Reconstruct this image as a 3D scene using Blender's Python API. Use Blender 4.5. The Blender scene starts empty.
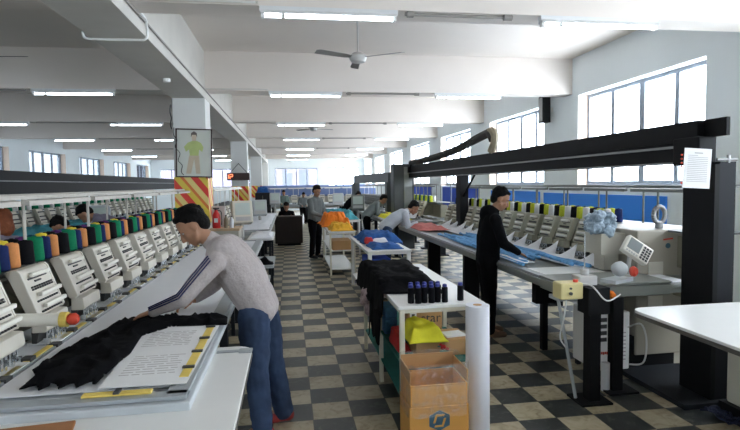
import bpy, bmesh, math, random
from mathutils import Vector, Matrix, noise
PI = math.pi
R = math.radians
sc = bpy.context.scene
COL = sc.collection
V = Vector

# ---------------------------------------------------------------- materials
MATS = {}
def mat(name, col, rough=.6, metal=0., var=.08, scale=8., bump=0., emit=None, estr=0., spec=.4, coat=0.):
    m = bpy.data.materials.new(name); m.use_nodes = True
    nt = m.node_tree; b = nt.nodes['Principled BSDF']
    b.inputs['Roughness'].default_value = rough; b.inputs['Metallic'].default_value = metal
    b.inputs['Specular IOR Level'].default_value = spec
    if coat: b.inputs['Coat Weight'].default_value = coat; b.inputs['Coat Roughness'].default_value = .2
    tc = nt.nodes.new('ShaderNodeTexCoord'); nz = nt.nodes.new('ShaderNodeTexNoise')
    nz.inputs['Scale'].default_value = scale; nz.inputs['Detail'].default_value = 4
    nt.links.new(tc.outputs['Object'], nz.inputs['Vector'])
    mx = nt.nodes.new('ShaderNodeMix'); mx.data_type = 'RGBA'
    mx.inputs['A'].default_value = (*[c*(1-var) for c in col], 1); mx.inputs['B'].default_value = (*[min(1, c*(1+var)) for c in col], 1)
    nt.links.new(nz.outputs['Fac'], mx.inputs['Factor']); nt.links.new(mx.outputs['Result'], b.inputs['Base Color'])
    if bump:
        bp = nt.nodes.new('ShaderNodeBump'); bp.inputs['Strength'].default_value = bump; bp.inputs['Distance'].default_value = .02
        nt.links.new(nz.outputs['Fac'], bp.inputs['Height']); nt.links.new(bp.outputs['Normal'], b.inputs['Normal'])
    if emit:
        b.inputs['Emission Color'].default_value = (*emit, 1); b.inputs['Emission Strength'].default_value = estr
    MATS[name] = m
    return m
M = MATS
mat('window_frame', (.26, .29, .34), .5, .2, var=.04)  # aluminium darkened: the shade of backlit frames is put into the colour
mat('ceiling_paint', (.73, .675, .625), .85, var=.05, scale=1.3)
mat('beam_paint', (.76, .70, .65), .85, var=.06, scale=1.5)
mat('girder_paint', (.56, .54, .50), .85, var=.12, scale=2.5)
mat('wall_paint', (.80, .86, .89), .8, var=.04, scale=1.2)
mat('column_paint', (.72, .72, .70), .75, var=.05, scale=2)
mat('reveal_paint', (.80, .62, .50), .8, var=.12, scale=9)
mat('aluminium', (.62, .66, .70), .4, .5, var=.04)
mat('white_metal', (.82, .82, .80), .45, var=.04)
mat('cream_plastic', (.72, .68, .58), .45, var=.05)
mat('beige_head', (.60, .57, .48), .45, var=.06)
mat('olive_head', (.43, .41, .31), .5, var=.08)
mat('beige_pale', (.66, .62, .54), .45, var=.05)
mat('head_dark', (.13, .12, .09), .5, var=.08)
mat('olive_dark', (.22, .21, .15), .5, var=.1)
mat('cabinet_tan', (.36, .33, .27), .5, var=.06)
mat('cream_bar', (.83, .80, .72), .4, var=.03)
mat('head_body', (.50, .48, .41), .5, var=.06)
mat('dark_slot', (.05, .05, .05), .5)
mat('chrome', (.75, .78, .8), .22, .9, var=.1, scale=30)
mat('black_metal', (.006, .006, .007), .6, var=.3, scale=5, spec=.2)
mat('black_metal_light', (.014, .016, .020), .6, var=.2, scale=5, spec=.2)
mat('rail_steel', (.30, .30, .30), .4, .6, var=.15)
mat('tower_grey', (.055, .062, .065), .5, var=.1)
mat('tower_panel', (.22, .23, .22), .5, var=.1)
mat('grey_alu', (.40, .43, .45), .45, .3, var=.1, scale=12)
mat('table_grey', (.52, .55, .57), .4, var=.08, scale=4)
mat('dark_table', (.20, .21, .19), .35, var=.15, scale=4, coat=.3)
mat('white_laminate', (.80, .80, .78), .3, var=.02, coat=.2)
mat('table_edge', (.10, .09, .08), .5)
mat('yellow_strip', (.78, .58, .13), .5, var=.15, scale=15)
mat('white_sheet', (.78, .79, .82), .7, var=.03)
mat('paper', (.80, .80, .80), .8, var=.02)
mat('ink', (.25, .25, .27), .8)
mat('stencil_ink', (.45, .42, .42), .8)
mat('black_cloth', (.004, .004, .005), .95, var=.5, scale=14, bump=.4, spec=.1)
mat('blue_cloth', (.015, .09, .30), .85, var=.5, scale=14, bump=.5)
mat('lightblue_cloth', (.14, .36, .66), .85, var=.55, scale=22, bump=.5)
mat('teal_cloth', (.06, .30, .36), .85, var=.4, scale=10, bump=.5)
mat('orange_cloth', (.90, .22, .02), .85, var=.2, scale=6, bump=.3)
mat('amber_cloth', (.85, .42, .03), .85, var=.3, scale=12, bump=.5)
mat('red_cloth', (.50, .03, .03), .85, var=.3, bump=.3)
mat('pink_cloth', (.62, .20, .18), .85, var=.3, bump=.3)
mat('yellow_cloth', (.85, .78, .04), .8, var=.2, scale=12, bump=.5)
mat('green_cloth', (.02, .16, .13), .85, var=.3, bump=.3)
mat('white_cloth', (.80, .82, .86), .85, var=.06, bump=.2)
mat('grey_knit', (.42, .375, .365), .95, var=.16, scale=60, bump=.25, spec=.1)
mat('denim', (.035, .055, .105), .9, var=.75, scale=6, bump=.3, spec=.15)
mat('skin', (.36, .185, .11), .55, var=.08, scale=12)
mat('hair', (.005, .004, .004), .75, var=.4, scale=40, bump=.6, spec=.15)
mat('hair_brown', (.22, .06, .02), .7, var=.4, scale=30, bump=.6)
mat('eye_white', (.45, .42, .40), .3)
mat('lips', (.30, .12, .09), .5)
mat('shirt_grey', (.17, .19, .19), .9, var=.25, scale=25)
mat('shirt_pale', (.52, .56, .62), .9, var=.15, scale=25)
mat('shirt_purple', (.20, .18, .24), .9, var=.2, scale=12)
mat('shirt_teal', (.16, .22, .20), .9, var=.2)
mat('shoe_red', (.30, .03, .03), .5, var=.2)
mat('shoe_brown', (.16, .10, .06), .5, var=.2)
mat('cardboard', (.50, .29, .13), .8, var=.08, scale=10)
mat('cardboard_orange', (.68, .34, .08), .8, var=.06, scale=10)
mat('cardboard_dark', (.10, .05, .03), .8)
mat('logo_blue', (.06, .13, .18), .6)
mat('wood_board', (.36, .15, .05), .5, var=.25, scale=14)
mat('plywood', (.55, .40, .25), .6, var=.1)
mat('rail_cream', (.50, .47, .42), .5, var=.15, scale=30)
mat('spool_tip', (.02, .03, .22), .5)
mat('cart_cream', (.66, .62, .50), .5, var=.08)
mat('roll_white', (.74, .75, .80), .6, var=.03)
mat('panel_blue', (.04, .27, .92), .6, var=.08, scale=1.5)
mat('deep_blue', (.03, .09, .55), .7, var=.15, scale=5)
mat('red_paint', (.55, .02, .02), .35, var=.1)
mat('red_plastic', (.60, .06, .03), .4)
mat('brown_box', (.018, .010, .008), .5, var=.2)
mat('rubber', (.02, .02, .022), .8)
mat('cable_blue', (.015, .02, .05), .6)
mat('cable_white', (.65, .65, .63), .6)
mat('chain_black', (.035, .033, .03), .6)
mat('chain_tan', (.30, .25, .17), .6, var=.3, scale=30)
mat('led_red', (.5, .05, .03), .4, emit=(1, .18, .08), estr=2.2)
mat('screen_green', (.55, .62, .58), .3)
mat('screen_dark', (.25, .27, .27), .3)
mat('fan_blade', (.22, .21, .20), .5)
mat('fan_grey', (.52, .51, .50), .5)
mat('fan_dark', (.05, .05, .05), .5)
mat('fixture', (.72, .73, .74), .5)
mat('tube', (.9, .95, 1), .3, emit=(.82, .93, 1.0), estr=9.)
mat('conduit', (.62, .59, .55), .6)
mat('pipe_dark', (.30, .28, .26), .6)
mat('wood_frame', (.05, .022, .018), .4)
mat('picture_paper', (.62, .64, .58), .25, var=.05, scale=4, coat=.5)
mat('picture_green', (.46, .54, .20), .4, var=.2)
mat('picture_tan', (.56, .46, .34), .4, var=.15)
mat('picture_dark', (.12, .10, .09), .4)
mat('outside_wall', (.075, .065, .085), .9, var=.1, scale=.5)
mat('outside_glass', (.03, .035, .05), .3)
for n_, c_ in dict(green=(.01, .20, .09), navy=(.015, .025, .10), black=(.006, .006, .008), orange=(.68, .28, .10), yellow=(.80, .62, .06), lime=(.55, .60, .05), white=(.72, .72, .70), teal=(.01, .09, .12), purple=(.10, .03, .14)).items():
    mat('thread_' + n_, c_, .8, var=.15, scale=60, spec=.12)

def glass_mat():
    m = bpy.data.materials.new('window_glass'); m.use_nodes = True
    nt = m.node_tree; nt.nodes.clear()
    o = nt.nodes.new('ShaderNodeOutputMaterial'); t = nt.nodes.new('ShaderNodeBsdfTransparent'); g = nt.nodes.new('ShaderNodeBsdfGlossy')
    g.inputs['Roughness'].default_value = .02; t.inputs['Color'].default_value = (.95, .97, 1, 1)
    mx = nt.nodes.new('ShaderNodeMixShader'); fr = nt.nodes.new('ShaderNodeValue'); fr.outputs[0].default_value = .05
    nt.links.new(fr.outputs[0], mx.inputs[0]); nt.links.new(t.outputs[0], mx.inputs[1]); nt.links.new(g.outputs[0], mx.inputs[2]); nt.links.new(mx.outputs[0], o.inputs[0])
    M['glass'] = m
glass_mat()
M['glass_dimming'] = M['glass'].copy(); M['glass_dimming'].name = 'dimming_window_glass'  # made-up tint on the left panes, added to cut daylight in that bay
for n_ in M['glass_dimming'].node_tree.nodes:
    if n_.type == 'BSDF_TRANSPARENT': n_.inputs['Color'].default_value = (.27, .29, .31, 1)
def plastic_mat():
    m = bpy.data.materials.new('clear_plastic'); m.use_nodes = True
    nt = m.node_tree; nt.nodes.clear()
    o = nt.nodes.new('ShaderNodeOutputMaterial'); t = nt.nodes.new('ShaderNodeBsdfTransparent'); g = nt.nodes.new('ShaderNodeBsdfPrincipled')
    g.inputs['Roughness'].default_value = .15; g.inputs['Base Color'].default_value = (.8, .78, .75, 1)
    nz = nt.nodes.new('ShaderNodeTexNoise'); nz.inputs['Scale'].default_value = 9; nz.inputs['Detail'].default_value = 5
    mr = nt.nodes.new('ShaderNodeMapRange'); mr.inputs[1].default_value = .45; mr.inputs[2].default_value = .75; mr.inputs[3].default_value = .06; mr.inputs[4].default_value = .22
    mx = nt.nodes.new('ShaderNodeMixShader')
    nt.links.new(nz.outputs['Fac'], mr.inputs[0]); nt.links.new(mr.outputs[0], mx.inputs[0])
    nt.links.new(t.outputs[0], mx.inputs[1]); nt.links.new(g.outputs[0], mx.inputs[2]); nt.links.new(mx.outputs[0], o.inputs[0])
    M['clear_plastic'] = m
plastic_mat()

def floor_mat():
    m = bpy.data.materials.new('checker_tiles'); m.use_nodes = True
    nt = m.node_tree; N = nt.nodes; L = nt.links; b = N['Principled BSDF']
    def nd(t, **k):
        n = N.new('ShaderNode' + t)
        for a, v in k.items(): setattr(n, a, v)
        return n
    tc = nd('TexCoord'); sep = nd('SeparateXYZ'); L.new(tc.outputs['Object'], sep.inputs[0])
    def math_(op, a, b_=None, c=None):
        n = nd('Math', operation=op)
        for i, x in enumerate((a, b_, c)):
            if x is None: continue
            if isinstance(x, (int, float)): n.inputs[i].default_value = x
            else: L.new(x, n.inputs[i])
        return n.outputs[0]
    ux = math_('DIVIDE', math_('SUBTRACT', sep.outputs[0], .1424 - 30), .3)
    uy = math_('DIVIDE', math_('SUBTRACT', sep.outputs[1], 3.9145 - 30), .3)
    fx, fy = math_('FLOOR', ux), math_('FLOOR', uy)
    par = math_('MODULO', math_('ADD', fx, fy), 2.0)
    gx = math_('ABSOLUTE', math_('SUBTRACT', math_('FRACT', ux), .5)); gy = math_('ABSOLUTE', math_('SUBTRACT', math_('FRACT', uy), .5))
    gr = math_('GREATER_THAN', math_('MAXIMUM', gx, gy), .489)
    wn = nd('TexWhiteNoise', noise_dimensions='2D'); cb = nd('CombineXYZ'); L.new(fx, cb.inputs[0]); L.new(fy, cb.inputs[1]); L.new(cb.outputs[0], wn.inputs['Vector'])
    nz = nd('TexNoise'); nz.inputs['Scale'].default_value = 9; nz.inputs['Detail'].default_value = 7; nz.inputs['Distortion'].default_value = 1.5; L.new(tc.outputs['Object'], nz.inputs['Vector'])
    nz2 = nd('TexNoise'); nz2.inputs['Scale'].default_value = .9; nz2.inputs['Detail'].default_value = 3; L.new(tc.outputs['Object'], nz2.inputs['Vector'])
    def ramp(f, pts):
        r = nd('ValToRGB'); L.new(f, r.inputs[0]); e = r.color_ramp.elements
        e[0].position, e[0].color = pts[0][0], (*pts[0][1], 1); e[1].position, e[1].color = pts[-1][0], (*pts[-1][1], 1)
        for p, c in pts[1:-1]:
            x = e.new(p); x.color = (*c, 1)
        return r.outputs[0]
    light = ramp(nz.outputs['Fac'], [(.3, (.32, .25, .15)), (.48, (.49, .43, .29)), (.7, (.58, .52, .38))])
    dark = ramp(nz.outputs['Fac'], [(.35, (.022, .026, .026)), (.55, (.042, .048, .046)), (.72, (.12, .13, .12))])
    def mixc(f, a, b_, mode='MIX'):
        n = nd('Mix', data_type='RGBA', blend_type=mode)
        for k, x in (('Factor', f), ('A', a), ('B', b_)):
            s = n.inputs[k] if k != 'Factor' else n.inputs[0]
            if k != 'Factor': s = [i for i in n.inputs if i.name == k and i.type == 'RGBA'][0]
            if isinstance(x, (int, float)): s.default_value = x
            elif isinstance(x, tuple): s.default_value = (*x, 1)
            else: L.new(x, s)
        return [o for o in n.outputs if o.type == 'RGBA'][0]
    c = mixc(par, light, dark)
    tint = ramp(wn.outputs['Value'], [(0, (.84, .84, .84)), (1, (1.0, .98, .95))])
    c = mixc(1.0, c, tint, 'MULTIPLY')
    dirt = ramp(nz2.outputs['Fac'], [(.3, (.78, .74, .70)), (.6, (1, 1, 1))])
    c = mixc(1.0, c, dirt, 'MULTIPLY')
    c = mixc(gr, c, (.05, .045, .04))
    L.new(c, b.inputs['Base Color']); b.inputs['Roughness'].default_value = .38
    rr = nd('MapRange'); L.new(nz.outputs['Fac'], rr.inputs[0]); rr.inputs[3].default_value = .28; rr.inputs[4].default_value = .6; L.new(rr.outputs[0], b.inputs['Roughness'])
    M['tiles'] = m
floor_mat()
def stripe_mat():
    m = bpy.data.materials.new('diagonal_stripes'); m.use_nodes = True
    nt = m.node_tree; N = nt.nodes; L = nt.links; b = N['Principled BSDF']
    tc = N.new('ShaderNodeTexCoord'); sp = N.new('ShaderNodeSeparateXYZ'); L.new(tc.outputs['Object'], sp.inputs[0])
    def mt(op, a, c):
        n = N.new('ShaderNodeMath'); n.operation = op
        for i, x in enumerate((a, c)):
            if isinstance(x, (int, float)): n.inputs[i].default_value = x
            else: L.new(x, n.inputs[i])
        return n.outputs[0]
    s = mt('ADD', mt('MULTIPLY', mt('ADD', sp.outputs[0], sp.outputs[1]), 1.25), sp.outputs[2])
    s = mt('FRACT', mt('ADD', mt('DIVIDE', s, .50), 20.2), 0)
    r = N.new('ShaderNodeValToRGB'); r.color_ramp.interpolation = 'CONSTANT'; e = r.color_ramp.elements
    e[0].position, e[0].color = 0, (.75, .05, .03, 1); e[1].position, e[1].color = .30, (.85, .62, .08, 1)
    x = e.new(.58); x.color = (.80, .22, .05, 1); x = e.new(.72); x.color = (.88, .70, .25, 1)
    L.new(s, r.inputs[0]); L.new(r.outputs[0], b.inputs['Base Color']); b.inputs['Roughness'].default_value = .5
    M['stripes'] = m
stripe_mat()

# ---------------------------------------------------------------- geometry helpers
def rotm(rx=0, ry=0, rz=0):
    return Matrix.Rotation(rz, 4, 'Z') @ Matrix.Rotation(ry, 4, 'Y') @ Matrix.Rotation(rx, 4, 'X')
def xf(bm, vs, mtx):
    for v in vs: v.co = mtx @ v.co
def box(bm, x0, x1, y0, y1, z0, z1, mtx=None, bev=0):
    r = bmesh.ops.create_cube(bm, size=1)['verts']
    for v in r: v.co = V(((x0+x1)/2+v.co.x*(x1-x0), (y0+y1)/2+v.co.y*(y1-y0), (z0+z1)/2+v.co.z*(z1-z0)))
    if bev:
        es = list({e for v in r for e in v.link_edges})
        g = bmesh.ops.bevel(bm, geom=es, offset=bev, segments=2, affect='EDGES', profile=.5)
        r = list({v for f in g['faces'] for v in f.verts} | {v for v in r if v.is_valid})
    if mtx: xf(bm, r, mtx)
    return r
def frame_of(d):
    d = d.normalized(); u = V((0, 0, 1)) if abs(d.z) < .95 else V((1, 0, 0))
    a = d.cross(u).normalized(); return a, d.cross(a).normalized()
def rod(bm, p0, p1, r0, r1=None, n=10, cap=True):
    p0, p1 = V(p0), V(p1); r1 = r0 if r1 is None else r1
    a, b = frame_of(p1-p0); A, B = [], []
    for i in range(n):
        t = 2*PI*i/n; o = a*math.cos(t)+b*math.sin(t)
        A.append(bm.verts.new(p0+o*r0)); B.append(bm.verts.new(p1+o*r1))
    for i in range(n): bm.faces.new((A[i], A[(i+1) % n], B[(i+1) % n], B[i]))
    if cap: bm.faces.new(A[::-1]); bm.faces.new(B)
    return A+B
def tube(bm, pts, r, n=8):
    pts = [V(p) for p in pts]; rings = []; rs = r if isinstance(r, (list, tuple)) else [r]*len(pts)
    a = None
    for i, p in enumerate(pts):
        d = (pts[min(i+1, len(pts)-1)]-pts[max(i-1, 0)]).normalized()
        if a is None: a, b = frame_of(d)
        a = (a-d*a.dot(d)).normalized(); b = d.cross(a)
        rings.append([bm.verts.new(p+(a*math.cos(2*PI*k/n)+b*math.sin(2*PI*k/n))*rs[i]) for k in range(n)])
    for i in range(len(rings)-1):
        for k in range(n): bm.faces.new((rings[i][k], rings[i][(k+1) % n], rings[i+1][(k+1) % n], rings[i+1][k]))
    bm.faces.new(rings[0][::-1]); bm.faces.new(rings[-1])
def smooth_path(pts, n=6):
    pts = [V(p) for p in pts]; out = []
    P = [pts[0]]+pts+[pts[-1]]
    for i in range(1, len(P)-2):
        for k in range(n):
            t = k/n; p0, p1, p2, p3 = P[i-1:i+3]
            out.append(.5*((2*p1)+(p2-p0)*t+(2*p0-5*p1+4*p2-p3)*t*t+(3*p1-p0-3*p2+p3)*t**3))
    out.append(pts[-1]); return out
def lathe(bm, prof, c=(0, 0, 0), n=16, mtx=None):
    rings = []; allv = []
    for r, z in prof:
        g = [bm.verts.new(V((c[0]+r*math.cos(2*PI*k/n), c[1]+r*math.sin(2*PI*k/n), c[2]+z))) for k in range(n)]
        rings.append(g); allv += g
    for i in range(len(rings)-1):
        for k in range(n): bm.faces.new((rings[i][k], rings[i][(k+1) % n], rings[i+1][(k+1) % n], rings[i+1][k]))
    bm.faces.new(rings[0][::-1]); bm.faces.new(rings[-1])
    if mtx: xf(bm, allv, mtx)
    return allv
def prism(bm, poly, lo, hi, axis='Y', mtx=None):
    def P(p, h):
        if axis == 'Y': return V((p[0], h, p[1]))
        if axis == 'Z': return V((p[0], p[1], h))
        return V((h, p[0], p[1]))
    A = [bm.verts.new(P(p, lo)) for p in poly]; B = [bm.verts.new(P(p, hi)) for p in poly]; n = len(poly)
    for i in range(n): bm.faces.new((A[i], A[(i+1) % n], B[(i+1) % n], B[i]))
    bm.faces.new(A[::-1]); bm.faces.new(B)
    if mtx: xf(bm, A+B, mtx)
    return A+B
def roundrect(x0, x1, y0, y1, r, n=5, corners=(1, 1, 1, 1)):
    out = []
    for k, (cx, cy, a0) in enumerate(((x0, y0, PI), (x1, y0, 1.5*PI), (x1, y1, 0), (x0, y1, .5*PI))):
        rr = r if corners[k] else .004
        ccx = cx+rr if cx == x0 else cx-rr; ccy = cy+rr if cy == y0 else cy-rr
        for i in range(n+1):
            a = a0+i*PI/2/n; out.append((ccx+rr*math.cos(a), ccy+rr*math.sin(a)))
    return out
_SPH = {}
def ball(bm, c, rad, mtx=None, u=14, v=9):
    if (u, v) not in _SPH:
        vs = [V((0, 0, 1))]+[V((math.sin(PI*j/v)*math.cos(2*PI*i/u), math.sin(PI*j/v)*math.sin(2*PI*i/u), math.cos(PI*j/v))) for j in range(1, v) for i in range(u)]+[V((0, 0, -1))]
        fs = [(0, 1+i, 1+(i+1) % u) for i in range(u)]
        for j in range(v-2): fs += [(1+j*u+i, 1+(j+1)*u+i, 1+(j+1)*u+(i+1) % u, 1+j*u+(i+1) % u) for i in range(u)]
        b0 = 1+(v-2)*u; fs += [(b0+i, len(vs)-1, b0+(i+1) % u) for i in range(u)]
        _SPH[(u, v)] = (vs, fs)
    vs, fs = _SPH[(u, v)]
    rad = (rad,)*3 if isinstance(rad, (int, float)) else rad
    T = Matrix.Translation(V(c)) @ (mtx.to_3x3().to_4x4() if mtx else Matrix.Identity(4)) @ Matrix.Diagonal((*rad, 1))
    q = [bm.verts.new(T @ p) for p in vs]
    for f in fs: bm.faces.new([q[i] for i in f])
    return q
def caps(bm, p0, p1, r0, r1=None, n=12):
    r1 = r0 if r1 is None else r1
    ball(bm, p0, r0, u=n, v=8); ball(bm, p1, r1, u=n, v=8); rod(bm, p0, p1, r0, r1, n=n)
def link(name, me, m, parent=None):
    o = bpy.data.objects.new(name, me); COL.objects.link(o)
    if m is not None: me.materials.append(m if not isinstance(m, str) else M[m])
    if parent: o.parent = parent
    return o
def obj(name, bm, m, parent=None, smooth=False, label=None, bev=0):
    bmesh.ops.recalc_face_normals(bm, faces=bm.faces)
    me = bpy.data.meshes.new(name); bm.to_mesh(me); bm.free()
    if smooth:
        for p in me.polygons: p.use_smooth = True
        try: me.set_sharp_from_angle(angle=R(45))
        except Exception: pass
    o = link(name, me, m, parent)
    if bev:
        b = o.modifiers.new('bevel', 'BEVEL'); b.width = bev; b.segments = 2; b.limit_method = 'ANGLE'
    if label: o['label'] = label
    return o
def NB(): return bmesh.new()
def tag(o, label=None, cat=None, group=None, kind=None):
    if label: o['label'] = label
    if cat: o['category'] = cat
    if group: o['group'] = group
    if kind: o['kind'] = kind
    return o
def thing(name, label, cat, loc=(0, 0, 0), rz=0, group=None):
    o = bpy.data.objects.new(name, None); COL.objects.link(o); o.location = loc; o.rotation_euler = (0, 0, rz)
    o.empty_display_size = .1
    return tag(o, label, cat, group)
def struct(name, bm, m, parent=None, **k):
    o = obj(name, bm, m, parent, **k)
    if parent is None: o['kind'] = 'structure'
    return o
def kids(o): return [c for c in o.children]
def dup(o, loc=None, rz=None, label=None, group=None, parent=None):
    c = o.copy(); COL.objects.link(c)
    if parent is not None: c.parent = parent
    if loc is not None: c.location = loc
    if rz is not None: c.rotation_euler = (0, 0, rz)
    if label: c['label'] = label
    if group: c['group'] = group
    for ch in kids(o):
        dup(ch, parent=c)
    return c
def blob(name, bm, m, parent, voxel=.012, sm=6, disp=0, dscale=.1, label=None):
    me = bpy.data.meshes.new(name); bm.to_mesh(me); bm.free()
    o = link(name, me, m, parent)
    rm = o.modifiers.new('remesh', 'REMESH'); rm.mode = 'VOXEL'; rm.voxel_size = voxel; rm.use_smooth_shade = True
    if sm: s = o.modifiers.new('smooth', 'SMOOTH'); s.iterations = sm; s.factor = .5
    if disp:
        tx = bpy.data.textures.new(name, 'CLOUDS'); tx.noise_scale = dscale
        d = o.modifiers.new('folds', 'DISPLACE'); d.texture = tx; d.strength = disp; d.mid_level = .5; d.texture_coords = 'LOCAL'
    if label: o['label'] = label
    return o
def textobj(s, size, m, mtx, name='lettering', parent=None, ext=.0008):
    cu = bpy.data.curves.new(name, 'FONT'); cu.body = s; cu.size = size; cu.extrude = ext; cu.align_x = 'CENTER'; cu.align_y = 'CENTER'
    o = bpy.data.objects.new(name, cu); COL.objects.link(o)
    dg = bpy.context.evaluated_depsgraph_get(); me = bpy.data.meshes.new_from_object(o.evaluated_get(dg))
    bpy.data.objects.remove(o); me.transform(mtx)
    return link(name, me, m, parent)

# ---------------------------------------------------------------- camera (fitted to the 30 cm floor tiles)
H = 1.773
cam = bpy.data.cameras.new('camera'); co = bpy.data.objects.new('camera', cam); COL.objects.link(co)
yaw, pit, rol = .1517, .0593, -.0154
cam.sensor_width = 36; cam.lens = 36*528.8/740; cam.clip_start = .05; cam.clip_end = 200
fwd = V((math.sin(yaw)*math.cos(pit), math.cos(yaw)*math.cos(pit), -math.sin(pit)))
right0 = V((math.cos(yaw), -math.sin(yaw), 0)); up0 = right0.cross(fwd)
# image rotated by rol (y down): right axis of the sensor
right = right0*math.cos(rol)+up0*math.sin(rol); up = right.cross(fwd)
Rm = Matrix((right, up, -fwd)).transposed().to_4x4()
co.matrix_world = Matrix.Translation((0, 0, H)) @ Rm
sc.camera = co

# ---------------------------------------------------------------- the room
XL, XR, Y0, Y1, ZC = -9.0, 5.25, -3.6, 37.0, 4.02
BEAMS = [.45, 4.9, 9.25, 13.75, 18.25, 23.2, 28.0, 32.8]
ORD = ['zeroth', 'first', 'second', 'third', 'fourth', 'fifth', 'sixth', 'seventh']
bm = NB(); box(bm, XL-.4, XR+.4, Y0-.3, Y1+.3, -.2, 0); struct('floor', bm, 'tiles')
bm = NB(); box(bm, XL-.4, XR+.4, Y0-.3, Y1+.3, ZC, ZC+.2); struct('ceiling', bm, 'ceiling_paint')
for i, y in enumerate(BEAMS):
    bm = NB(); box(bm, -1.34, XR+.02, y, y+.32, 3.37, ZC); struct('ceiling_beam', bm, 'beam_paint')
    bm = NB(); box(bm, XL-.02, -1.87, y, y+.32, 3.37, ZC); struct('ceiling_beam', bm, 'beam_paint')
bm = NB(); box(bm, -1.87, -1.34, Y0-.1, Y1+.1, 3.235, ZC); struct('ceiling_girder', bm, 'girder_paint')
for i, y in enumerate((9.2, 18.1, 27.6, 36.4)):
    bm = NB(); box(bm, -1.87, -1.34, y, y+.55, 0, 3.235)
    c = struct('column', bm, 'column_paint', bev=.01)
    if i < 3:
        bm = NB(); box(bm, -1.876, -1.334, y-.006, y+.556, 1.15, 1.93 if i == 0 else 1.75)
        s = obj('striped_band', bm, 'stripes', c, label='yellow and red diagonal hazard stripes')
# side walls with openings
def side_wall(name, x_in, x_out, spans, z0, z1, ya, yb, first):
    lo, hi = min(x_in, x_out), max(x_in, x_out)
    bm = NB(); ys = ya
    for (a, b) in spans:
        box(bm, lo, hi, ys, a, 0, ZC)
        box(bm, lo, hi, a, b, 0, z0); box(bm, lo, hi, a, b, z1, ZC); ys = b
    box(bm, lo, hi, ys, yb, 0, ZC)
    struct(name, bm, 'wall_paint')
    s = 1 if x_out > x_in else -1
    for k, (a, b) in enumerate(spans):
        bm = NB(); xm = x_out - s*.10
        rv = NB()
        for (ya_, yb_) in ((a, a+.006), (b-.006, b)): box(rv, min(x_in+s*.004, xm), max(x_in+s*.004, xm), ya_, yb_, z0, z1)
        struct('trim_%d' % (first+k), rv, 'reveal_paint')
        f = .055
        box(bm, xm-.03, xm+.03, a+.006, b-.006, z0, z0+f); box(bm, xm-.03, xm+.03, a+.006, b-.006, z1-f, z1)
        box(bm, xm-.03, xm+.03, a+.006, a+.006+f, z0+f, z1-f); box(bm, xm-.03, xm+.03, b-.006-f, b-.006, z0+f, z1-f)
        w = b-a
        for t in (.25, .5, .75):
            q = .042 if t != .5 else .06
            box(bm, xm-.022, xm+.022, a+w*t-q, a+w*t+q, z0+f, z1-f)
        for t in (0, .25, .5, .75):
            box(bm, xm-.026, xm+.026, a+w*t+.06, a+w*(t+.25)-.06, z0+f, z0+f+.04)
        wf = struct('window_%d' % (first+k), bm, 'window_frame')
        g = NB(); box(g, xm-.004, xm+.004, a+.05, b-.05, z0+.04, z1-.04)
        obj('window_pane', g, 'glass' if s > 0 else 'glass_dimming', wf)
SPR = [(-3.0+.3, .3), (1.6, 4.6), (6.05, 9.05), (10.35, 13.35), (14.85, 17.85), (19.4, 22.4), (24.2, 27.2), (29.0, 32.0), (33.4, 36.2)]
side_wall('wall_right', XR, XR+.32, SPR, 1.66, 3.32, Y0, Y1, 1)
SPL = [(-2.6, .4), (2.2, 5.2), (6.7, 9.7), (11.3, 14.3), (15.9, 18.95), (20.3, 23.4), (24.85, 27.95), (29.4, 32.4), (33.7, 36.4)]
side_wall('wall_left', XL, XL-.32, SPL, 1.45, 3.16, Y0, Y1, 11)
# back wall with three window groups
bm = NB(); zs0, zs1 = 1.66, 2.92; xs = XL-.32
BW = [(-8.4, -7.0), (-6.2, -2.6), (-.9, 2.0), (2.75, 4.9)]
for a, b in BW:
    box(bm, xs, a, Y1, Y1+.3, 0, ZC); box(bm, a, b, Y1, Y1+.3, 0, zs0); box(bm, a, b, Y1, Y1+.3, zs1, ZC); xs = b
box(bm, xs, XR+.32, Y1, Y1+.3, 0, ZC); struct('wall_back', bm, 'wall_paint')
for k, (a, b) in enumerate(BW):
    bm = NB(); n = 4 if b-a > 2 else 2
    box(bm, a, b, Y1+.08, Y1+.14, zs0, zs0+.06); box(bm, a, b, Y1+.08, Y1+.14, zs1-.06, zs1)
    for i in range(n+1):
        x = a+(b-a)*i/n; box(bm, max(a, x-.035), min(b, x+.035), Y1+.08, Y1+.14, zs0+.06, zs1-.06)
    wf = struct('window_%d' % (21+k), bm, 'window_frame')
    g = NB(); box(g, a+.02, b-.02, Y1+.105, Y1+.112, zs0+.03, zs1-.03); obj('window_pane', g, 'glass', wf)
# wall behind the camera with windows
bm = NB(); FW = [(-7.8, -5.4)]; xs = XL-.32
for a, b in FW:
    box(bm, xs, a, Y0-.3, Y0, 0, ZC); box(bm, a, b, Y0-.3, Y0, 0, 1.0); box(bm, a, b, Y0-.3, Y0, 3.2, ZC); xs = b
box(bm, xs, XR+.32, Y0-.3, Y0, 0, ZC); struct('wall_front', bm, 'wall_paint')
for k, (a, b) in enumerate(FW):
    bm = NB()
    box(bm, a, b, Y0-.2, Y0-.14, 1.0, 1.06); box(bm, a, b, Y0-.2, Y0-.14, 3.14, 3.2)
    for i in range(4):
        x = a+(b-a)*i/3; box(bm, max(a, x-.03), min(b, x+.03), Y0-.2, Y0-.14, 1.06, 3.14)
    wf = struct('window_%d' % (31+k), bm, 'aluminium')
    g = NB(); box(g, a+.02, b-.02, Y0-.172, Y0-.166, 1.02, 3.18); obj('window_pane', g, 'glass', wf)
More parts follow.
